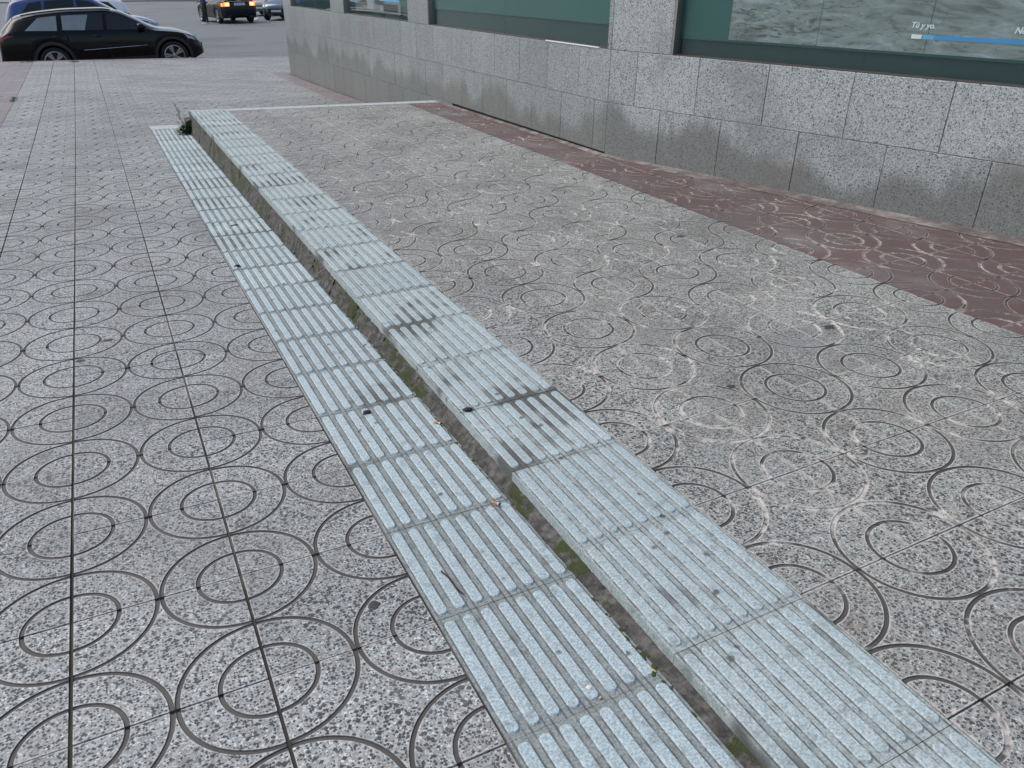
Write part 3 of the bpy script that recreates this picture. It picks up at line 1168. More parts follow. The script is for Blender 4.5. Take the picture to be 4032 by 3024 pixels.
class Car:
    """x forward, y left, z up, origin on the ground below the middle"""
    def __init__(self, top, belt, width, roofw, axles, wheel_r, sill=.24):
        self.top, self.belt, self.width, self.roofw = top, belt, width, roofw
        self.ax, self.wr, self.sill = axles, wheel_r, sill
        self.x0, self.x1 = top[0][0], top[-1][0]

    def sec(self, x, arch=True):
        zt = interp(self.top, x)
        ww = interp(self.width, x)
        zs = min(interp(self.belt, x), zt - .03)
        rw = interp(self.roofw, x) * ww
        e = min((x - self.x0), (self.x1 - x))
        zb = self.sill + max(0, .10 * (1 - e / .25)) if e < .25 else self.sill
        zu = zb
        if arch:
            for a in self.ax:
                d = abs(x - a)
                R = self.wr + .055
                if d < R:
                    zb = max(zb, self.wr + math.sqrt(R * R - d * d))
        zb = min(zb, zs - .06)
        zm = zb + .55 * (zs - zb)
        zr = max(zs + .012, zt - .075)
        return [(0, zu), (.60, zu), (.60, zb), (ww * .965, zb), (ww, zm), (ww * .965, zs), (rw, zr), (rw * .72, zt - .022), (rw * .35, zt - .004), (0, zt)]

    def half(self, x, z):
        s = self.sec(x, False)[3:7]
        for (y0, z0), (y1, z1) in zip(s[:-1], s[1:]):
            if z <= z1 or (y1, z1) == s[-1]:
                t = (z - z0) / max(z1 - z0, 1e-4)
                return y0 + (y1 - y0) * min(max(t, -.2), 1.2)
        return s[-1][0]

    def ztop(self, x, y):
        s = self.sec(x, False)[5:]
        y = abs(y)
        for (y0, z0), (y1, z1) in zip(s[:-1], s[1:]):
            if y1 <= y <= y0:
                t = (y0 - y) / max(y0 - y1, 1e-4)
                return z0 + (z1 - z0) * t
        return s[-1][1]

    def body(self):
        e = .35
        st = [self.x0 + e * (1 - math.cos(math.pi / 2 * i / 12)) for i in range(12)]
        st += list(np.linspace(self.x0 + e, self.x1 - e, 90))
        st += [self.x1 - e * (1 - math.cos(math.pi / 2 * i / 12)) for i in range(11, -1, -1)]
        for a in self.ax:
            R = self.wr + .055
            st += [a - R + .001, a - R - .002, a + R - .001, a + R + .002]
        st = sorted(st)
        secs = []
        for x in st:
            s = self.sec(x)
            pts = s[:4]
            # finer curve over the visible skin
            P = s[3:]
            for i in range(len(P) - 1):
                p0 = P[max(i - 1, 0)]
                p1, p2 = P[i], P[i + 1]
                p3 = P[min(i + 2, len(P) - 1)]
                for t in (.25, .5, .75, 1.0):
                    v = []
                    for c_ in (0, 1):
                        v.append(.5 * (2 * p1[c_] + (p2[c_] - p0[c_]) * t * .6 + (-.6 * (p2[c_] - p0[c_]) * 2 + 3 * 2 * (p2[c_] - p1[c_]) - .6 * (p3[c_] - p1[c_])) * t * t + (.6 * (p2[c_] - p0[c_]) - 2 * 2 * (p2[c_] - p1[c_]) + .6 * (p3[c_] - p1[c_])) * t ** 3))
                    pts.append(tuple(v))
            secs.append([(x, y, z) for y, z in pts])
        n = len(secs[0])
        V = [p for s in secs for p in s]
        off = len(V)
        V += [(x, -y, z) for x, y, z in V]
        F = []
        for j in range(len(secs) - 1):
            for i in range(n - 1):
                q = (j * n + i, j * n + i + 1, (j + 1) * n + i + 1, (j + 1) * n + i)
                F.append(q)
                F.append(tuple(off + k for k in q[::-1]))
        for j in (0, len(secs) - 1):
            F.append(tuple(j * n + i for i in range(n)) + tuple(off + j * n + i for i in range(n - 2, 0, -1)))
        return V, F

    def side_patch(self, c, off=.013, nu=14, nv=4, side=1, top_follow=None):
        """c: four corners (x,z): bottom rear, bottom front, top front, top rear; hugging the side"""
        V = []
        for i in range(nu + 1):
            u = i / nu
            b = (c[0][0] + (c[1][0] - c[0][0]) * u, c[0][1] + (c[1][1] - c[0][1]) * u)
            t = (c[3][0] + (c[2][0] - c[3][0]) * u, c[3][1] + (c[2][1] - c[3][1]) * u)
            if top_follow is not None:
                t = (t[0], interp(self.top, t[0]) - top_follow)
            for j in range(nv + 1):
                v = j / nv
                x, z = b[0] + (t[0] - b[0]) * v, b[1] + (t[1] - b[1]) * v
                V.append((x, side * (self.half(x, z) + off), z))
        F = [(i * (nv + 1) + j, (i + 1) * (nv + 1) + j, (i + 1) * (nv + 1) + j + 1, i * (nv + 1) + j + 1) for i in range(nu) for j in range(nv)]
        return V, F

    def side_poly(self, pts, off=.006, side=1):
        V = [(x, side * (self.half(x, z) + off), z) for x, z in pts]
        return V, [tuple(range(len(V)))]

    def top_patch(self, xa, xb, inset=.05, off=.010, n=10, m_=12):
        V = []
        for i in range(n + 1):
            x = xa + (xb - xa) * i / n
            wdt = self.sec(x, False)[6][0] - inset
            for j in range(m_ + 1):
                y = wdt * (2 * j / m_ - 1)
                V.append((x, y, self.ztop(x, y) + off))
        F = [(i * (m_ + 1) + j, (i + 1) * (m_ + 1) + j, (i + 1) * (m_ + 1) + j + 1, i * (m_ + 1) + j + 1) for i in range(n) for j in range(m_)]
        return V, F


def wheel_meshes(r, rim, wdt=.21, spokes=5, double=True):
    # axle along y, outer face at +y
    t = MB()
    prof = [(rim, -wdt / 2), (r - .03, -wdt / 2), (r, -wdt / 2 + .03), (r, wdt / 2 - .03), (r - .012, wdt / 2 - .008), (r - .04, wdt / 2), (rim + .012, wdt / 2 - .004), (rim, wdt / 2 - .02)]
    n = 40
    V = [(p[0] * math.cos(2 * math.pi * k / n), p[1], p[0] * math.sin(2 * math.pi * k / n)) for p in prof for k in range(n)]
    F = [(i * n + k, i * n + (k + 1) % n, (i + 1) * n + (k + 1) % n, (i + 1) * n + k) for i in range(len(prof) - 1) for k in range(n)]
    t.add(V, F)
    tyre = t.mesh('tyre', [M['rubber']], smooth=True)
    a = MB()
    prof = [(rim + .004, wdt / 2 - .012), (rim - .012, wdt / 2 - .006), (rim - .022, wdt / 2 - .03), (rim - .03, -wdt / 2 + .02)]
    V = [(p[0] * math.cos(2 * math.pi * k / n), p[1], p[0] * math.sin(2 * math.pi * k / n)) for p in prof for k in range(n)]
    F = [(i * n + k, i * n + (k + 1) % n, (i + 1) * n + (k + 1) % n, (i + 1) * n + k) for i in range(len(prof) - 1) for k in range(n)]
    a.add(V, F, 0)
    # dark disc inside
    V = [((rim - .03) * math.cos(2 * math.pi * k / n), .01, (rim - .03) * math.sin(2 * math.pi * k / n)) for k in range(n)]
    a.add(V, [tuple(range(n))], 1)
    yo = wdt / 2 - .016
    for s in range(spokes):
        a0 = 2 * math.pi * s / spokes + .35
        for o_ in ((-.16, .16) if double else (0,)):
            d0 = Vector((math.cos(a0 + o_ * .5), 0, math.sin(a0 + o_ * .5)))
            d1 = Vector((math.cos(a0 + o_), 0, math.sin(a0 + o_)))
            pd = Vector((-math.sin(a0), 0, math.cos(a0)))
            p0, p1 = d0 * .035, d1 * (rim - .008)
            w0, w1 = (.014, .026) if double else (.024, .034)
            for (yy0, yy1) in ((yo - .035, yo),):
                q = [p0 - pd * w0, p0 + pd * w0, p1 + pd * w1, p1 - pd * w1]
                a.hexa([(p.x, yy0, p.z) for p in q] + [(p.x, yy1 - (.012 if i < 2 else 0), p.z) for i, p in enumerate(q)], 0)
    V = [(.052 * math.cos(2 * math.pi * k / 16), yo - .004, .052 * math.sin(2 * math.pi * k / 16)) for k in range(16)] + [(0, yo + .006, 0)]
    a.add(V, [(k, (k + 1) % 16, 16) for k in range(16)], 0)
    rimm = a.mesh('rim', [M['alloy'], M['alloy_dark']])
    return tyre, rimm


def add_wheels(root, car, r, rim, spokes=5, double=True):
    tyre, rimm = wheel_meshes(r, rim, spokes=spokes, double=double)
    for ax in car.ax:
        yw = car.half(ax, .55) - .115
        for s in (1, -1):
            wo = empty('wheel')
            wo.parent = root
            wo.location = (ax, s * yw, r)
            wo.rotation_euler = (0, random.uniform(0, 1.2), 0)
            if s < 0:
                wo.scale = (1, -1, 1)
            put('tyre', tyre, wo)
            put('rim', rimm, wo)


def patch(name, VF, mat, root, smooth=True, label=None, thick=None):
    me = mk_mesh(name, VF[0], VF[1], mat, smooth=smooth)
    o = put(name, me, root)
    return o


def build_car(kind, name, label, loc, heading, paint_m, lit=False, pale=False, r=.325, rim=.235, clad=False, badge=False):
    if kind == 'estate':
        car = Car(top=[(-2.37, .48), (-2.365, .66), (-2.345, .84), (-2.29, .97), (-2.17, 1.10), (-2.02, 1.235), (-1.93, 1.30), (-1.82, 1.335), (-1.4, 1.40), (-.7, 1.44), (-.1, 1.44), (.25, 1.385), (.62, 1.22), (1.02, 1.0), (1.16, .96), (1.5, .915), (1.80, .83), (1.97, .745), (2.07, .63), (2.11, .47)],
                  belt=[(-2.37, .45), (-2.28, .88), (-1.9, .965), (-1.2, .96), (0, .935), (1.0, .90), (1.5, .85), (1.88, .73), (2.05, .56), (2.11, .44)],
                  width=[(-2.37, .70), (-2.3, .79), (-2.05, .865), (-1.4, .905), (0, .905), (1.3, .90), (1.7, .87), (1.92, .79), (2.05, .68), (2.11, .54)],
                  roofw=[(-2.37, .86), (-2.15, .76), (-1.9, .70), (-1.3, .69), (0, .69), (.4, .715), (1.0, .86), (1.2, .90), (1.9, .90), (2.11, .86)], axles=(-1.27, 1.37), wheel_r=r)
    elif kind == 'hatch':
        car = Car(top=[(-1.98, .48), (-1.97, .72), (-1.93, .95), (-1.80, 1.20), (-1.66, 1.385), (-1.45, 1.44), (-.9, 1.48), (-.2, 1.49), (.2, 1.44), (.6, 1.24), (1.0, 1.02), (1.14, .97), (1.5, .91), (1.8, .81), (1.95, .70), (2.02, .58), (2.05, .46)],
                  belt=[(-1.98, .45), (-1.9, .90), (-1.5, .98), (0, .93), (1.0, .89), (1.5, .83), (1.85, .68), (2.05, .43)],
                  width=[(-1.98, .68), (-1.9, .78), (-1.7, .85), (-1.2, .875), (0, .88), (1.2, .875), (1.6, .84), (1.85, .76), (1.98, .66), (2.05, .52)],
                  roofw=[(-1.98, .86), (-1.75, .74), (-1.5, .70), (0, .70), (.4, .73), (1.0, .86), (1.2, .90), (2.05, .86)], axles=(-1.22, 1.28), wheel_r=r)
    else:
        car = Car(top=[(-2.27, .52), (-2.265, .80), (-2.24, 1.0), (-2.15, 1.075), (-1.75, 1.10), (-1.60, 1.11), (-1.2, 1.24), (-.85, 1.385), (-.4, 1.43), (0, 1.425), (.35, 1.34), (.75, 1.14), (1.05, .985), (1.2, .945), (1.6, .89), (1.95, .79), (2.12, .68), (2.2, .56), (2.24, .46)],
                  belt=[(-2.27, .47), (-2.2, .86), (-1.7, .95), (-1.0, .94), (0, .92), (1.0, .88), (1.5, .83), (2.0, .67), (2.24, .43)],
                  width=[(-2.27, .74), (-2.2, .80), (-2.0, .855), (-1.4, .885), (0, .885), (1.3, .88), (1.75, .85), (2.0, .77), (2.15, .66), (2.24, .52)],
                  roofw=[(-2.27, .86), (-1.7, .88), (-1.5, .84), (-.9, .70), (0, .69), (.4, .72), (1.0, .87), (1.2, .90), (2.24, .86)], axles=(-1.30, 1.36), wheel_r=r)
    root = empty(name, loc, heading)
    tag(root, label, 'car')
    V, F = car.body()
    me = fix_normals(mk_mesh('body', V, F, paint_m, smooth=True))
    put('body', me, root)
    add_wheels(root, car, r, rim, 5, kind == 'estate')
    G_ = M['car_glass']
    bz = lambda x: interp(car.belt, x) + .035
    for s in (1, -1):
        if kind == 'estate':
            patch('window', car.side_patch([(-.02, bz(0)), (.90, bz(.9) + .0), (.40, 1.3), (.03, 1.38)], side=s, top_follow=.115), G_, root)
            patch('window', car.side_patch([(-.98, bz(-1)), (-.10, bz(-.1)), (-.05, 1.3), (-.93, 1.38)], side=s, top_follow=.115), G_, root)
            if pale:
                patch('pale_window_patch', car.side_patch([(-.96, bz(-1) + .01), (-.50, bz(-.1) + .01), (-.36, 1.3), (-.92, 1.38)], .022, side=s, top_follow=.135), M['car_glass_pale'], root)  # paler bluish patch over the rear part of the door window
            patch('window', car.side_patch([(-1.74, bz(-1.7) + .02), (-1.08, bz(-1.05)), (-1.03, 1.3), (-1.42, 1.38)], side=s, top_follow=.125), M['car_glass_pale'] if pale else G_, root)
            xr, xf, dz_ = -1.75, .15, .02
            mb = MB()
            pts = [(xr + (xf - xr) * i / 12, s * (car.sec(xr + (xf - xr) * i / 12, False)[6][0] + .0), interp(car.top, xr + (xf - xr) * i / 12) - .02) for i in range(13)]
            mb.tube(pts, .016, 6)
            mb.build('roof_rail', [M['trim']], root, smooth=True)
        elif kind == 'hatch':
            patch('window', car.side_patch([(-.12, bz(0)), (.95, bz(.9)), (.42, 1.3), (-.08, 1.38)], side=s, top_follow=.115), G_, root)
            patch('window', car.side_patch([(-.95, bz(-1)), (-.2, bz(-.1)), (-.15, 1.3), (-.86, 1.38)], side=s, top_follow=.115), G_, root)
            patch('window', car.side_poly([(-1.5, bz(-1.5) + .05), (-1.02, bz(-1) + .0), (-.94, interp(car.top, -.94) - .12), (-1.25, interp(car.top, -1.25) - .14)], .012, s), G_, root)
        else:
            patch('window', car.side_patch([(-.15, bz(0)), (.95, bz(.9)), (.42, 1.3), (-.1, 1.36)], side=s, top_follow=.11), G_, root)
            patch('window', car.side_patch([(-1.1, bz(-1)), (-.22, bz(-.1)), (-.17, 1.3), (-.85, 1.3)], side=s, top_follow=.115), G_, root)
        # pillar and door shut lines
        for xl in ((-.05, -1.0, .93) if kind != 'hatch' else (-.15, .93)):
            mb = MB()
            zz = np.linspace(.33, interp(car.belt, xl), 9)
            Vv = []
            for z in zz:
                Vv += [(xl - .004, s * (car.half(xl, z) + .0035), z), (xl + .004, s * (car.half(xl, z) + .0035), z)]
            mb.add(Vv, [(2 * i, 2 * i + 1, 2 * i + 3, 2 * i + 2) for i in range(8)])
            mb.build('door_gap', [M['trim']], root)
        for xh in (-.28, -1.12) if kind == 'estate' else (-.35,):
            mb = MB()
            zh = interp(car.belt, xh) - .10
            yh = car.half(xh, zh)
            pts = [(xh - .09, s * (yh + .002), zh), (xh - .07, s * (yh + .03), zh + .004), (xh + .07, s * (yh + .03), zh + .004), (xh + .09, s * (yh + .002), zh)]
            mb.tube(pts, .012, 6)
            mb.build('door_handle', [paint_m], root, smooth=True)
        # mirror
        mb = MB()
        xm = .72
        zm = interp(car.belt, xm) + .10
        ym = car.half(xm, zm - .06)
        V2 = []
        for i, (sx_, w_, h_) in enumerate(((-.07, .10, .065), (-.03, .115, .08), (.05, .095, .065), (.10, .05, .035))):
            for k in range(10):
                a = 2 * math.pi * k / 10
                V2.append((xm + sx_, s * (ym + .14 + w_ * math.cos(a)), zm + h_ * math.sin(a)))
        F2 = [(i * 10 + k, i * 10 + (k + 1) % 10, (i + 1) * 10 + (k + 1) % 10, (i + 1) * 10 + k) for i in range(3) for k in range(10)] + [tuple(range(10)), tuple(range(30, 40))]
        mb.add(V2, F2)
        mb.tube([(xm + .02, s * (ym - .02), zm - .07), (xm + .02, s * (ym + .10), zm - .03)], .025, 6)
        mb.build('mirror', [paint_m], root, smooth=True)
        # lamps
        xf = car.x1
        zl = interp(car.top, xf - .30)
        patch('headlight', car.side_patch([(xf - .42, zl - .10), (xf - .10, zl - .20), (xf - .13, zl - .085), (xf - .44, zl - .03)], .006, 8, 3, s), M['lamp_clear'], root)
        xr = car.x0
        if kind == 'sedan':
            hl = patch('tail_light', car.side_patch([(xr + .004, .76), (xr + .22, .77), (xr + .25, .95), (xr + .035, .94)], .007, 6, 3, s), M['lamp_lit'] if lit else M['lamp_red'], root)
        else:
            patch('tail_light', car.side_patch([(xr + .02, .78), (xr + .33, .86), (xr + .38, .93), (xr + .05, .93)] if kind == 'estate' else [(xr + .03, .72), (xr + .24, .80), (xr + .30, 1.02), (xr + .10, 1.0)], .007, 8, 3, s), M['lamp_red'], root)
        if clad:
            for ax in car.ax:
                mb = MB()
                Vv = []
                nn_ = 24
                for k in range(nn_ + 1):
                    a = math.pi * (k / nn_) * 1.10 - .157
                    for R_ in (r + .052, r + .125):
                        x_, z_ = ax + R_ * math.cos(a), r + R_ * math.sin(a)
                        z_ = max(z_, .235)
                        Vv.append((x_, s * (car.half(min(max(x_, car.x0 + .02), car.x1 - .02), max(z_, .3)) + .010), z_))
                mb.add(Vv, [(2 * k, 2 * k + 1, 2 * k + 3, 2 * k + 2) for k in range(nn_)])
                mb.build('arch_trim', [M['trim']], root, smooth=True)
            patch('sill_trim', car.side_patch([(-.82, .245), (.92, .245), (.92, .36), (-.82, .36)], .012, 10, 2, s), M['trim'], root)
            mb = MB()
            pts = [(-.62 + i * .14, s * (car.half(-.62 + i * .14, .56 + .004 * i) + .006), .555 + .004 * i) for i in range(11)]
            mb.tube(pts, .006, 5)
            mb.build('door_moulding', [M['chrome']], root)
    # screens
    if kind == 'estate':
        patch('windscreen', car.top_patch(.30, 1.03, .05), G_, root)
        patch('rear_window', car.top_patch(-2.24, -1.96, .07), G_, root)
    elif kind == 'hatch':
        patch('windscreen', car.top_patch(.26, 1.02, .05), G_, root)
        patch('rear_window', car.top_patch(-1.88, -1.66, .06), G_, root)
    else:
        patch('windscreen', car.top_patch(.40, 1.06, .05), G_, root)
        patch('rear_window', car.top_patch(-1.56, -.88, .06), G_, root)
    # ends: bumper trim, plate, grille
    xr, xf = car.x0, car.x1
    mb = MB()
    mb.box(xr - .012, xr + .05, -.26, .26,   .80 if kind == 'sedan' else .55, .91 if kind == 'sedan' else .66)
    pl_ = mb.build('number_plate', [M['plate']], root)
    mb = MB()
    zc_ = .855 if kind == 'sedan' else .605
    for i, yy in enumerate((.19, .135, .08, .025, -.06, -.115, -.17)):
        for zz in ((-.03, .03) if i % 2 else (-.03, .0)):
            mb.box(xr - .0145, xr - .0115, yy - .018, yy + .010, zc_ + zz - .006, zc_ + zz + .012)
        mb.box(xr - .0145, xr - .0115, yy - .019, yy - .008, zc_ - .03, zc_ + .034)
    mb.build('plate_characters', [M['trim']], pl_)
    mb = MB()
    mb.box(xf - .04, xf + .008, -.42, .42, .36, .56)
    mb.build('grille', [M['trim']], root)
    mb = MB()
    mb.box(xf - .02, xf + .014, -.26, .26, .40, .50)
    mb.build('number_plate', [M['plate']], root)
    if kind == 'sedan':
        mb = MB()
        mb.box(xr - .012, xr + .03, -.60, .60, .965, .985)
        mb.build('chrome_strip', [M['chrome']], root)
        mb = MB()
        mb.box(xr - .035, xr + .06, -.76, .76, .48, .555)
        mb.build('bumper', [paint_m], root)
        if badge:
            mb = MB()
            for i in range(4):
                cx = (i - 1.5) * .055
                ring = [(xr + .03, cx + .036 * math.cos(2 * math.pi * k / 14), 1.03 + .036 * math.sin(2 * math.pi * k / 14)) for k in range(15)]
                mb.tube(ring, .006, 5, cap=False)
            mb.build('badge', [M['chrome']], root)
        if lit:
            for s in (1, -1):
                mb = MB()
                n_ = 10
                V2 = [(xr - .012, s * .60, .855)] + [(xr - .010, s * (.60 + .075 * math.cos(2 * math.pi * k / n_)), .855 + .06 * math.sin(2 * math.pi * k / n_)) for k in range(n_)]
                V2 += [(xr + .05, y_, z_) for _, y_, z_ in V2[1:]]
                mb.add(V2, [(0, 1 + k, 1 + (k + 1) % n_) for k in range(n_)] + [(1 + k, 1 + (k + 1) % n_, 1 + n_ + (k + 1) % n_, 1 + n_ + k) for k in range(n_)])
                mb.build('brake_lamp', [M['lamp_core']], root)
                mb = MB()
                mb.box(xr - .009, xr + .05, *(sorted((s * .50, s * .72))), .775, .94)
                mb.build('tail_light', [M['lamp_lit']], root)
    return root, car


def on_street(x, y, dz=0.0):
    return (x, y, street_z(x, y) + dz)


def set_tilt(root, heading):
    x, y, z = root.location
    e = .5
    hx, hy = math.cos(heading), math.sin(heading)
    pitch = (street_z(x + hx * e, y + hy * e) - street_z(x - hx * e, y - hy * e)) / (2 * e)
    roll = (street_z(x - hy * e, y + hx * e) - street_z(x + hy * e, y - hx * e)) / (2 * e)
    root.rotation_euler = (math.atan(roll), -math.atan(pitch), heading)


for (kind, name, label, x, y, hd, pm, kw) in (
        ('estate', 'parked_car', 'black estate car with alloy wheels parked along the kerb', -.345, 23.28, .003, 'paint_black', dict(pale=True, clad=True)),
        ('hatch', 'parked_car', 'blue car standing right behind the black estate car', -.80, 28.45, .01, 'paint_blue', {}),
        ('hatch', 'parked_car', 'white hatchback with red tail light beyond the black and blue cars', -1.15, 33.9, math.pi + .03, 'paint_white', {}),
        ('sedan', 'parked_car', 'dark blue saloon seen from behind with glowing brake lights', 5.75, 45.25, math.radians(99.5), 'paint_navy', dict(lit=True, badge=True)),
        ('hatch', 'parked_car', 'slate grey car at the granite corner with headlight towards the camera', 9.15, 46.3, math.radians(-120), 'paint_slate', {}),
        ('hatch', 'parked_car', 'pale beige car parked between the dark saloon and the slate grey car', 9.25, 52.0, math.radians(-114), 'paint_beige', {})):
    root, _c = build_car(kind, name, label, on_street(x, y), hd, M[pm], **kw)
    set_tilt(root, hd)
    if pm == 'paint_blue':
        root.scale = (1.04, 1, 1.12)
    root['group'] = 'cars on the street'

# ================================================================== PERSON beside the dark saloon
M['skin'] = plain('skin', (.42, .25, .18), .5, .05)
M['cloth_dark'] = plain('dark_trousers', (.016, .017, .022), .85, .1)
M['cloth_blue'] = plain('blue_jacket', (.03, .06, .20), .85, .1)
M['cloth_white'] = plain('white_cloth', (.50, .58, .62), .8, .08)
M['hair'] = plain('dark_hair', (.02, .014, .01), .6, .2)


def person(loc, rz):
    root = empty('person', loc, rz)
    tag(root, 'person in dark trousers with pale side stripe standing beside the dark saloon', 'person')
    # x right, y facing, z up ; one joint per vertex
    J = [(0, 0, .98), (0, .0, 1.12), (0, .01, 1.30), (0, 0, 1.46), (0, .01, 1.54), (0, .02, 1.62), (0, .03, 1.72),
         (.10, 0, .92), (.115, .02, .50), (.12, -.02, .10), (.13, .10, .045),
         (-.10, 0, .92), (-.13, .0, .50), (-.15, -.03, .10), (-.17, .09, .045),
         (.19, 0, 1.42), (.25, -.03, 1.14), (.24, .08, .92), (.235, .12, .84),
         (-.19, 0, 1.42), (-.26, .02, 1.15), (-.20, .20, 1.02), (-.17, .27, 1.0)]
    R_ = [(.15, .11), (.135, .10), (.16, .115), (.09, .07), (.05, .05), (.075, .09), (.07, .085),
          (.095, .095), (.066, .066), (.046, .05), (.042, .035),
          (.095, .095), (.066, .066), (.046, .05), (.042, .035),
          (.062, .062), (.046, .046), (.034, .034), (.03, .02),
          (.062, .062), (.046, .046), (.034, .034), (.03, .02)]
    Ed = [(0, 1), (1, 2), (2, 3), (3, 4), (4, 5), (5, 6), (0, 7), (7, 8), (8, 9), (9, 10), (0, 11), (11, 12), (12, 13), (13, 14), (3, 15), (15, 16), (16, 17), (17, 18), (3, 19), (19, 20), (20, 21), (21, 22)]
    # five short fingers on each hand
    for base, dirv in ((18, Vector((0, .35, -1))), (22, Vector((.1, 1, -.2)))):
        dirv.normalize()
        b = Vector(J[base])
        sidev = dirv.cross(Vector((1, 0, 0))).normalized()
        for f in range(5):
            o_ = sidev * ((f - 2) * .016)
            ln = (.045, .07, .078, .072, .055)[f]
            p1 = b + o_ + dirv * (.03 if f else .01)
            p2 = b + o_ * (1.2 if f else 2.6) + dirv * (.03 + ln)
            k = len(J)
            J.extend([tuple(p1), tuple(p2)])
            R_.extend([(.010, .010), (.008, .008)])
            Ed.extend([(base, k), (k, k + 1)])
    me = bpy.data.meshes.new('body')
    me.from_pydata(J, Ed, [])
    ob = bpy.data.objects.new('body', me)
    COL.objects.link(ob)
    ob.modifiers.new('Skin', 'SKIN')
    if not me.skin_vertices:
        pass
    for i, v in enumerate(me.skin_vertices[0].data):
        v.radius = R_[i]
        v.use_root = i == 0
    sb = ob.modifiers.new('Sub', 'SUBSURF')
    sb.levels = sb.render_levels = 1
    bpy.context.view_layer.update()
    me2 = bpy.data.meshes.new_from_object(ob.evaluated_get(bpy.context.evaluated_depsgraph_get()))
    bpy.data.objects.remove(ob)
    me2.materials.clear()
    for mt in ('skin', 'cloth_dark', 'cloth_blue', 'cloth_white'):
        me2.materials.append(M[mt])
    for p in me2.polygons:
        c_ = p.center
        if c_.z > 1.50:
            i_ = 0
        elif c_.z > .96 and not (abs(c_.x) < .23 and c_.y > .22):
            i_ = 2
        elif abs(c_.x) > .205 and c_.z > .70 or (c_.z > .9 and c_.y > .2):
            i_ = 0
        elif c_.z > .085:
            i_ = 1
        else:
            i_ = 3
        p.material_index = i_
        p.use_smooth = True
    put('body', me2, root)
    # hair cap, face features
    mb = MB()
    V2, F2 = [], []
    for i in range(7):
        th = math.pi * .62 * i / 6
        for k in range(16):
            a = 2 * math.pi * k / 16
            V2.append((.092 * math.sin(th) * math.cos(a), .012 + .105 * math.sin(th) * math.sin(a) - (.02 if math.sin(a) < 0 else .03), 1.685 + .115 * math.cos(th) + (.03 if math.sin(a) > .2 and i > 3 else 0)))
    for i in range(6):
        for k in range(16):
            F2.append((i * 16 + k, i * 16 + (k + 1) % 16, (i + 1) * 16 + (k + 1) % 16, (i + 1) * 16 + k))
    mb.add(V2, F2)
    mb.build('hair', [M['hair']], root, smooth=True)
    mb = MB()
    mb.tube([(0, .105, 1.665), (0, .128, 1.64), (0, .112, 1.63)], [.010, .014, .010], 6)
    for s in (-1, 1):
        mb.tube([(s * .075, .02, 1.69), (s * .088, .015, 1.67), (s * .078, .02, 1.64)], [.010, .014, .008], 6)
    mb.build('face', [M['skin']], root, smooth=True)
    mb = MB()
    for s in (-1, 1):
        mb.box(s * .032 - .011, s * .032 + .011, .098, .112, 1.672, 1.682)
    mb.box(-.022, .022, .10, .114, 1.606, 1.612)
    mb.build('eyes_and_mouth', [M['hair']], root)
    # pale stripe down the outer trouser seam
    mb = MB()
    V2 = []
    for x_, y_, z_ in ((.200, .0, .88), (.198, .0, .72), (.186, .02, .52), (.176, .0, .34), (.172, -.02, .12)):
        V2 += [(x_, y_ - .028, z_), (x_ + .004, y_, z_), (x_, y_ + .028, z_)]
    mb.add(V2, [(3 * i + c_, 3 * i + c_ + 1, 3 * i + c_ + 4, 3 * i + c_ + 3) for i in range(4) for c_ in range(2)])
    mb.build('trouser_stripe', [M['cloth_white']], root)
    # shoes
    for x_, y_ in ((.125, .03), (-.16, .02)):
        mb = MB()
        V2 = []
        for (yy_, hw_, h_) in ((-.10, .032, .07), (-.06, .040, .085), (.02, .042, .075), (.10, .046, .055), (.16, .036, .04), (.175, .015, .025)):
            V2 += [(x_ - hw_, y_ + yy_, 0), (x_ - hw_ * .85, y_ + yy_, h_ * .7), (x_, y_ + yy_, h_), (x_ + hw_ * .85, y_ + yy_, h_ * .7), (x_ + hw_, y_ + yy_, 0)]
        F2 = [(5 * i + c_, 5 * i + c_ + 1, 5 * i + c_ + 6, 5 * i + c_ + 5) for i in range(5) for c_ in range(4)] + [(0, 1, 2, 3, 4), (25, 26, 27, 28, 29)]
        mb.add(V2, F2)
        mb.build('shoe', [M['cloth_white']], root, smooth=True)
    return root


person(on_street(4.55, 43.75), math.radians(100))

# ================================================================== SMALL THINGS
M['leaf'] = None
g = NG('weed_leaf')
rn = g.n('ObjectInfo', out=5)
c = g.mix(g.noise(g.pos(), 40.0), (.030, .065, .018), (.075, .125, .035))
M['leaf'] = g.done(c, .6)
M['stem'] = plain('weed_stem', (.10, .105, .05), .7)
M['moss'] = plain('moss', (.055, .075, .018), .95, .3, 60.0)
M['stone_dark'] = plain('dark_stone', (.022, .022, .024), .7, .2, 60.0)
M['gum'] = plain('trodden_gum', (.055, .055, .058), .8, .2, 60.0)
M['paper'] = plain('white_paper', (.72, .70, .64), .8, .1, 80.0)
M['mint'] = plain('mint_paper', (.42, .75, .52), .8, .1, 80.0)
M['filter'] = plain('butt_filter', (.62, .30, .10), .8, .2, 200.0)
M['ash'] = plain('ash', (.03, .028, .026), .95)
M['twig'] = plain('twig_bark', (.07, .032, .018), .85, .2, 90.0)
M['straw'] = plain('straw_seed', (.55, .43, .22), .8, .1, 90.0)


def leaf_card(mb, base, d, up, ln, wd, mi=0):
    d = d.normalized()
    sd_ = d.cross(up).normalized()
    p = [base]
    a = base + d * ln * .4 + up * ln * .16
    b_ = base + d * ln + up * ln * .02
    mid = base + d * ln * .42 + up * ln * .10
    mb.add([base, a + sd_ * wd, b_, a - sd_ * wd, mid], [(0, 1, 4), (1, 2, 4), (2, 3, 4), (3, 0, 4)], mi)


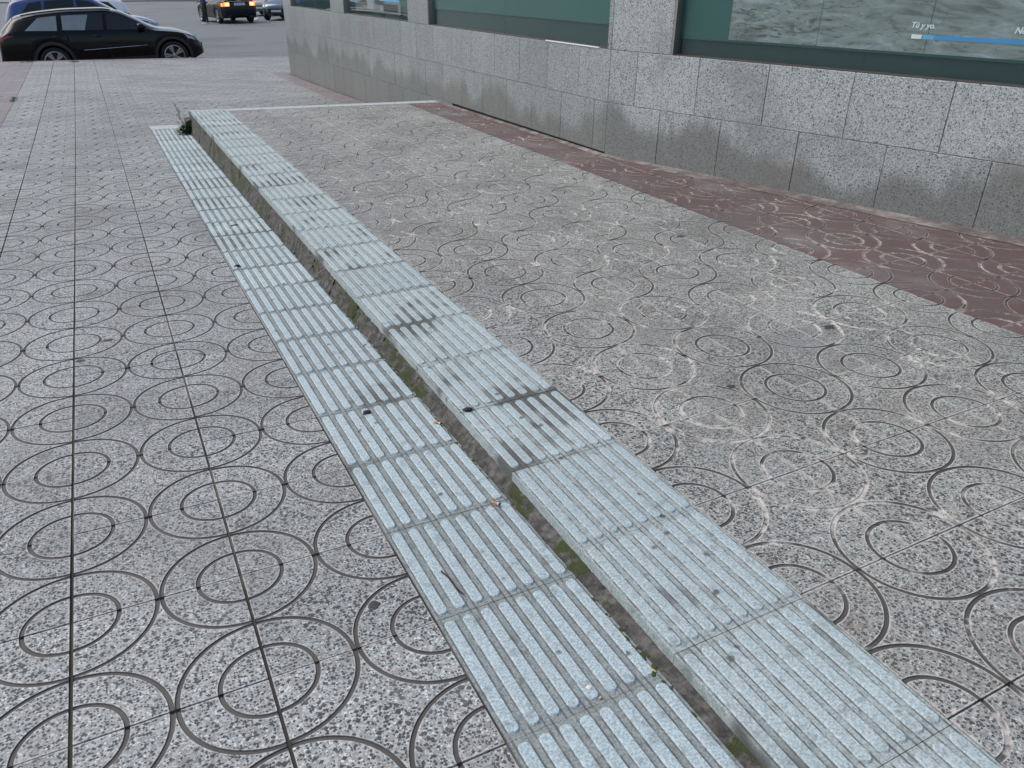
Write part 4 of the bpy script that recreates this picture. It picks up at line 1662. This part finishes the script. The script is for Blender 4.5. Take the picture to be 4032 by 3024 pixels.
wx, wy = -.078, 9.93
wz = low_z(wx, wy)
weed = empty('weed', (wx, wy, wz))
tag(weed, 'leafy green weed growing at the far corner of the step', 'weed')
rw = random.Random(3)
mb = MB()
for i in range(150):
    a = rw.uniform(0, 2 * math.pi)
    rr = rw.uniform(0, .085)
    bz_ = rw.uniform(.005, .10) * (1 - rr / .16)
    base = Vector((rr * math.cos(a) - .025, rr * math.sin(a) * .8, bz_))
    d = Vector((math.cos(a) - .15, math.sin(a), rw.uniform(-.1, .9)))
    leaf_card(mb, base, d, Vector((0, 0, 1)), rw.uniform(.03, .062), rw.uniform(.009, .017))
for (px, pz) in ((-.035, .15), (-.05, .19), (-.02, .13), (-.062, .24), (-.045, .28)):
    for j in range(5):
        a = rw.uniform(0, 6.28)
        leaf_card(mb, Vector((px + rw.uniform(-.012, .012), rw.uniform(-.01, .01), pz - rw.uniform(0, .05))), Vector((math.cos(a), math.sin(a), .5)), Vector((0, 0, 1)), rw.uniform(.018, .032), .006)
mb.build('foliage', [M['leaf']], weed, fix=False)
mb = MB()
for pts in ([(-.01, 0, 0), (-.03, 0, .12), (-.05, .005, .22), (-.075, 0, .33)], [(-.05, .005, .22), (-.03, .01, .27)], [(0, 0, .02), (-.02, .01, .14), (-.015, .01, .18)], [(-.04, 0, .17), (-.075, .0, .23)], [(-.02, 0, 0), (-.06, .02, .10), (-.085, .02, .15)]):
    mb.tube(pts, [.0028] * len(pts), 5)
mb.build('stem', [M['stem']], weed)
mb = MB()
for j in range(14):
    a = rw.uniform(0, 6.28)
    leaf_card(mb, Vector((-.075 + rw.uniform(-.012, .012), rw.uniform(-.01, .01), .325 + rw.uniform(-.015, .015))), Vector((math.cos(a), math.sin(a), .6)), Vector((0, 0, 1)), .016, .005)
mb.build('seed_head', [M['stem']], weed, fix=False)

# moss cushions along the foot of the riser
mb = MB()
rw = random.Random(9)
for i in range(1500):
    y = rw.uniform(.7, 8.5)
    dens = .5 + .5 * math.sin(y * 2.3 + 1.1) + .45 * math.sin(y * 7.1) + (.25 if 2.2 < y < 5 else -.1)
    if rw.random() > dens * .75:
        continue
    x = -.040 + rw.gauss(-.004, .006)
    z = low_z(x, y)
    r_ = rw.uniform(.003, .008)
    V2 = [(x, y, z + r_ * rw.uniform(.5, 1.0))]
    for k in range(6):
        a = k * math.pi / 3 + rw.uniform(-.3, .3)
        V2.append((x + r_ * math.cos(a), y + r_ * 1.5 * math.sin(a), z - .001))
    mb.add(V2, [(0, 1 + k, 1 + (k + 1) % 6) for k in range(6)])
o = mb.build('moss', [M['moss']], raised, smooth=True)
tag(o, kind='stuff')

# tufts in the open joints of the lower pavement
for (tx, ty, ln, lab) in ((-2.035, 14.1, .26, 'grass tuft in the joint between grey and red paving'), (-2.13, 20.95, .30, 'flat grass tuft at the kerb beside the red paving'),
                          (-1.235, 20.75, .20, 'small grass tuft at the end of a paving joint near the black car')):
    tz = low_z(tx, ty)
    ro = empty('grass_tuft', (tx, ty, tz))
    tag(ro, lab, 'grass tuft', 'tufts in the paving joints')
    mb = MB()
    for i in range(90):
        b0 = Vector((rw.gauss(0, .02), rw.uniform(-ln, ln), 0))
        if ty > 20:
            b0 = Vector((b0.y * .5, b0.x, 0))
        a = rw.uniform(0, 6.28)
        d = Vector((math.cos(a) * .6, math.sin(a) * .6, 1))
        leaf_card(mb, b0, d, Vector((math.cos(a), math.sin(a), .1)), rw.uniform(.02, .05), .003)
    mb.build('blades', [M['leaf']], ro, fix=False)


def lump(name, x, y, zf, rx, ry, h, mat, label, cat, rz=0.0, group=None, n=11, dz=.0):
    o_z = zf(x, y) + dz
    V2 = []
    rr_ = random.Random(hash((round(x, 3), round(y, 3))) % 9999)
    prof = [(1.0, 0.0), (.94, .45), (.66, .86), (.25, 1.0)]
    k_ = [rr_.uniform(.72, 1.16) for _ in range(n)]
    for f_, z_ in prof:
        for k in range(n):
            a = 2 * math.pi * k / n
            V2.append((rx * f_ * k_[k] * math.cos(a), ry * f_ * k_[k] * math.sin(a), h * z_ * rr_.uniform(.85, 1.1)))
    F2 = [(i * n + k, i * n + (k + 1) % n, (i + 1) * n + (k + 1) % n, (i + 1) * n + k) for i in range(3) for k in range(n)] + [tuple(3 * n + k for k in range(n))]
    o = put(name, mk_mesh(name, V2, F2, mat, smooth=True))
    o.location = (x, y, o_z)
    o.rotation_euler = (0, 0, rz)
    tag(o, label, cat, group)
    return o


BT = .0046
lump('pebble', -.257, 2.457, low_z, .017, .014, .010, M['stone_dark'], 'round black pebble on the lower grooved strip, nearest the camera', 'pebble', dz=BT, group='dark bits on the grooved strips')
lump('pebble', -.388, 4.537, low_z, .020, .012, .010, M['stone_dark'], 'black pebble at the outer edge of the lower grooved strip, mid distance', 'pebble', dz=BT, group='dark bits on the grooved strips')
lump('leaf_scrap', -.253, 5.507, low_z, .032, .011, .005, M['stone_dark'], 'thin dark leaf scrap in the middle of the lower grooved strip', 'leaf', .3, dz=BT, group='dark bits on the grooved strips')
lump('pebble', .036, 2.19, up_z, .018, .013, .009, M['stone_dark'], 'black pebble on the nosing at a joint of the upper grooved strip', 'pebble', dz=.002, group='dark bits on the grooved strips')
lump('paper_scrap', -.205, .985, low_z, .008, .0075, .002, M['paper'], 'small round white paper scrap on a bar of the nearest lower tile', 'paper scrap', dz=BT)
lump('seed', -.047, .965, low_z, .011, .003, .003, M['straw'], 'pale curved seed at the foot of the step near the camera', 'seed', 2.0, dz=.002)
lump('seed', -.197, .951, low_z, .005, .003, .003, M['straw'], 'tiny yellow seed beside the white paper scrap', 'seed', .4, dz=.002)
lump('paper_scrap', 1.037, 4.282, up_z, .022, .018, .003, M['mint'], 'mint green paper scrap on the raised paving', 'paper scrap')
lump('gum_spot', -.55, 1.456, low_z, .018, .016, .0018, M['gum'], 'dark gum spot on the lower paving nearest the grooved strip', 'gum spot', group='trodden gum')
lump('gum_spot', -1.096, 3.655, low_z, .030, .017, .0018, M['gum'], 'dark gum spot left of centre on the lower paving, the farther of two', 'gum spot', group='trodden gum')
lump('gum_spot', -1.209, 3.457, low_z, .022, .016, .0018, M['gum'], 'dark gum spot beside the open joint, the nearer of two', 'gum spot', group='trodden gum')
lump('gum_spot', 1.746, 2.134, up_z, .030, .020, .0018, M['gum'], 'dark gum spot on the raised paving towards the red band', 'gum spot', group='trodden gum')
lump('gum_spot', .99, 1.90, up_z, .018, .016, .0018, M['gum'], 'dark gum spot on the raised paving in the middle of the foreground', 'gum spot', group='trodden gum')
lump('gum_spot', 1.998, 3.503, up_z, .030, .022, .0018, M['gum'], 'dark gum spot on the raised paving one tile from the red band', 'gum spot', group='trodden gum')


def butt(x, y, rz, label):
    ro = empty('cigarette_butt', (x, y, low_z(x, y) + .0095), rz)
    tag(ro, label, 'cigarette butt', 'cigarette butts at the step')
    for nm, x0, x1, mt in (('filter', -.014, .006, 'filter'), ('paper', .0061, .012, 'paper'), ('ash_end', .0121, .016, 'ash')):
        mb = MB()
        mb.tube([(x0, 0, 0), ((x0 + x1) / 2, .0006, .0004), (x1, 0, 0)], [.0040, .0039, .0038], 10)
        mb.build(nm, [M[mt]], ro, smooth=False)


butt(-.085, 1.712, -.9, 'cigarette butt lying across a tile joint, nearer the camera')
butt(-.052, 2.262, -.95, 'cigarette butt at the foot of the mossy riser, farther away')
tw = MB()
tw.tube([(-.055, 0, 0), (-.02, .003, .001), (.02, -.001, 0), (.055, .002, 0)], [.0022, .0028, .0026, .0015], 6)
two = tw.build('twig', [M['twig']], None, smooth=True)
two.location = (-.343, 1.44, low_z(-.343, 1.44) + .0065)
two.rotation_euler = (0, 0, -1.42)
tag(two, 'thin brown twig lying between bars of the lower grooved strip', 'twig')
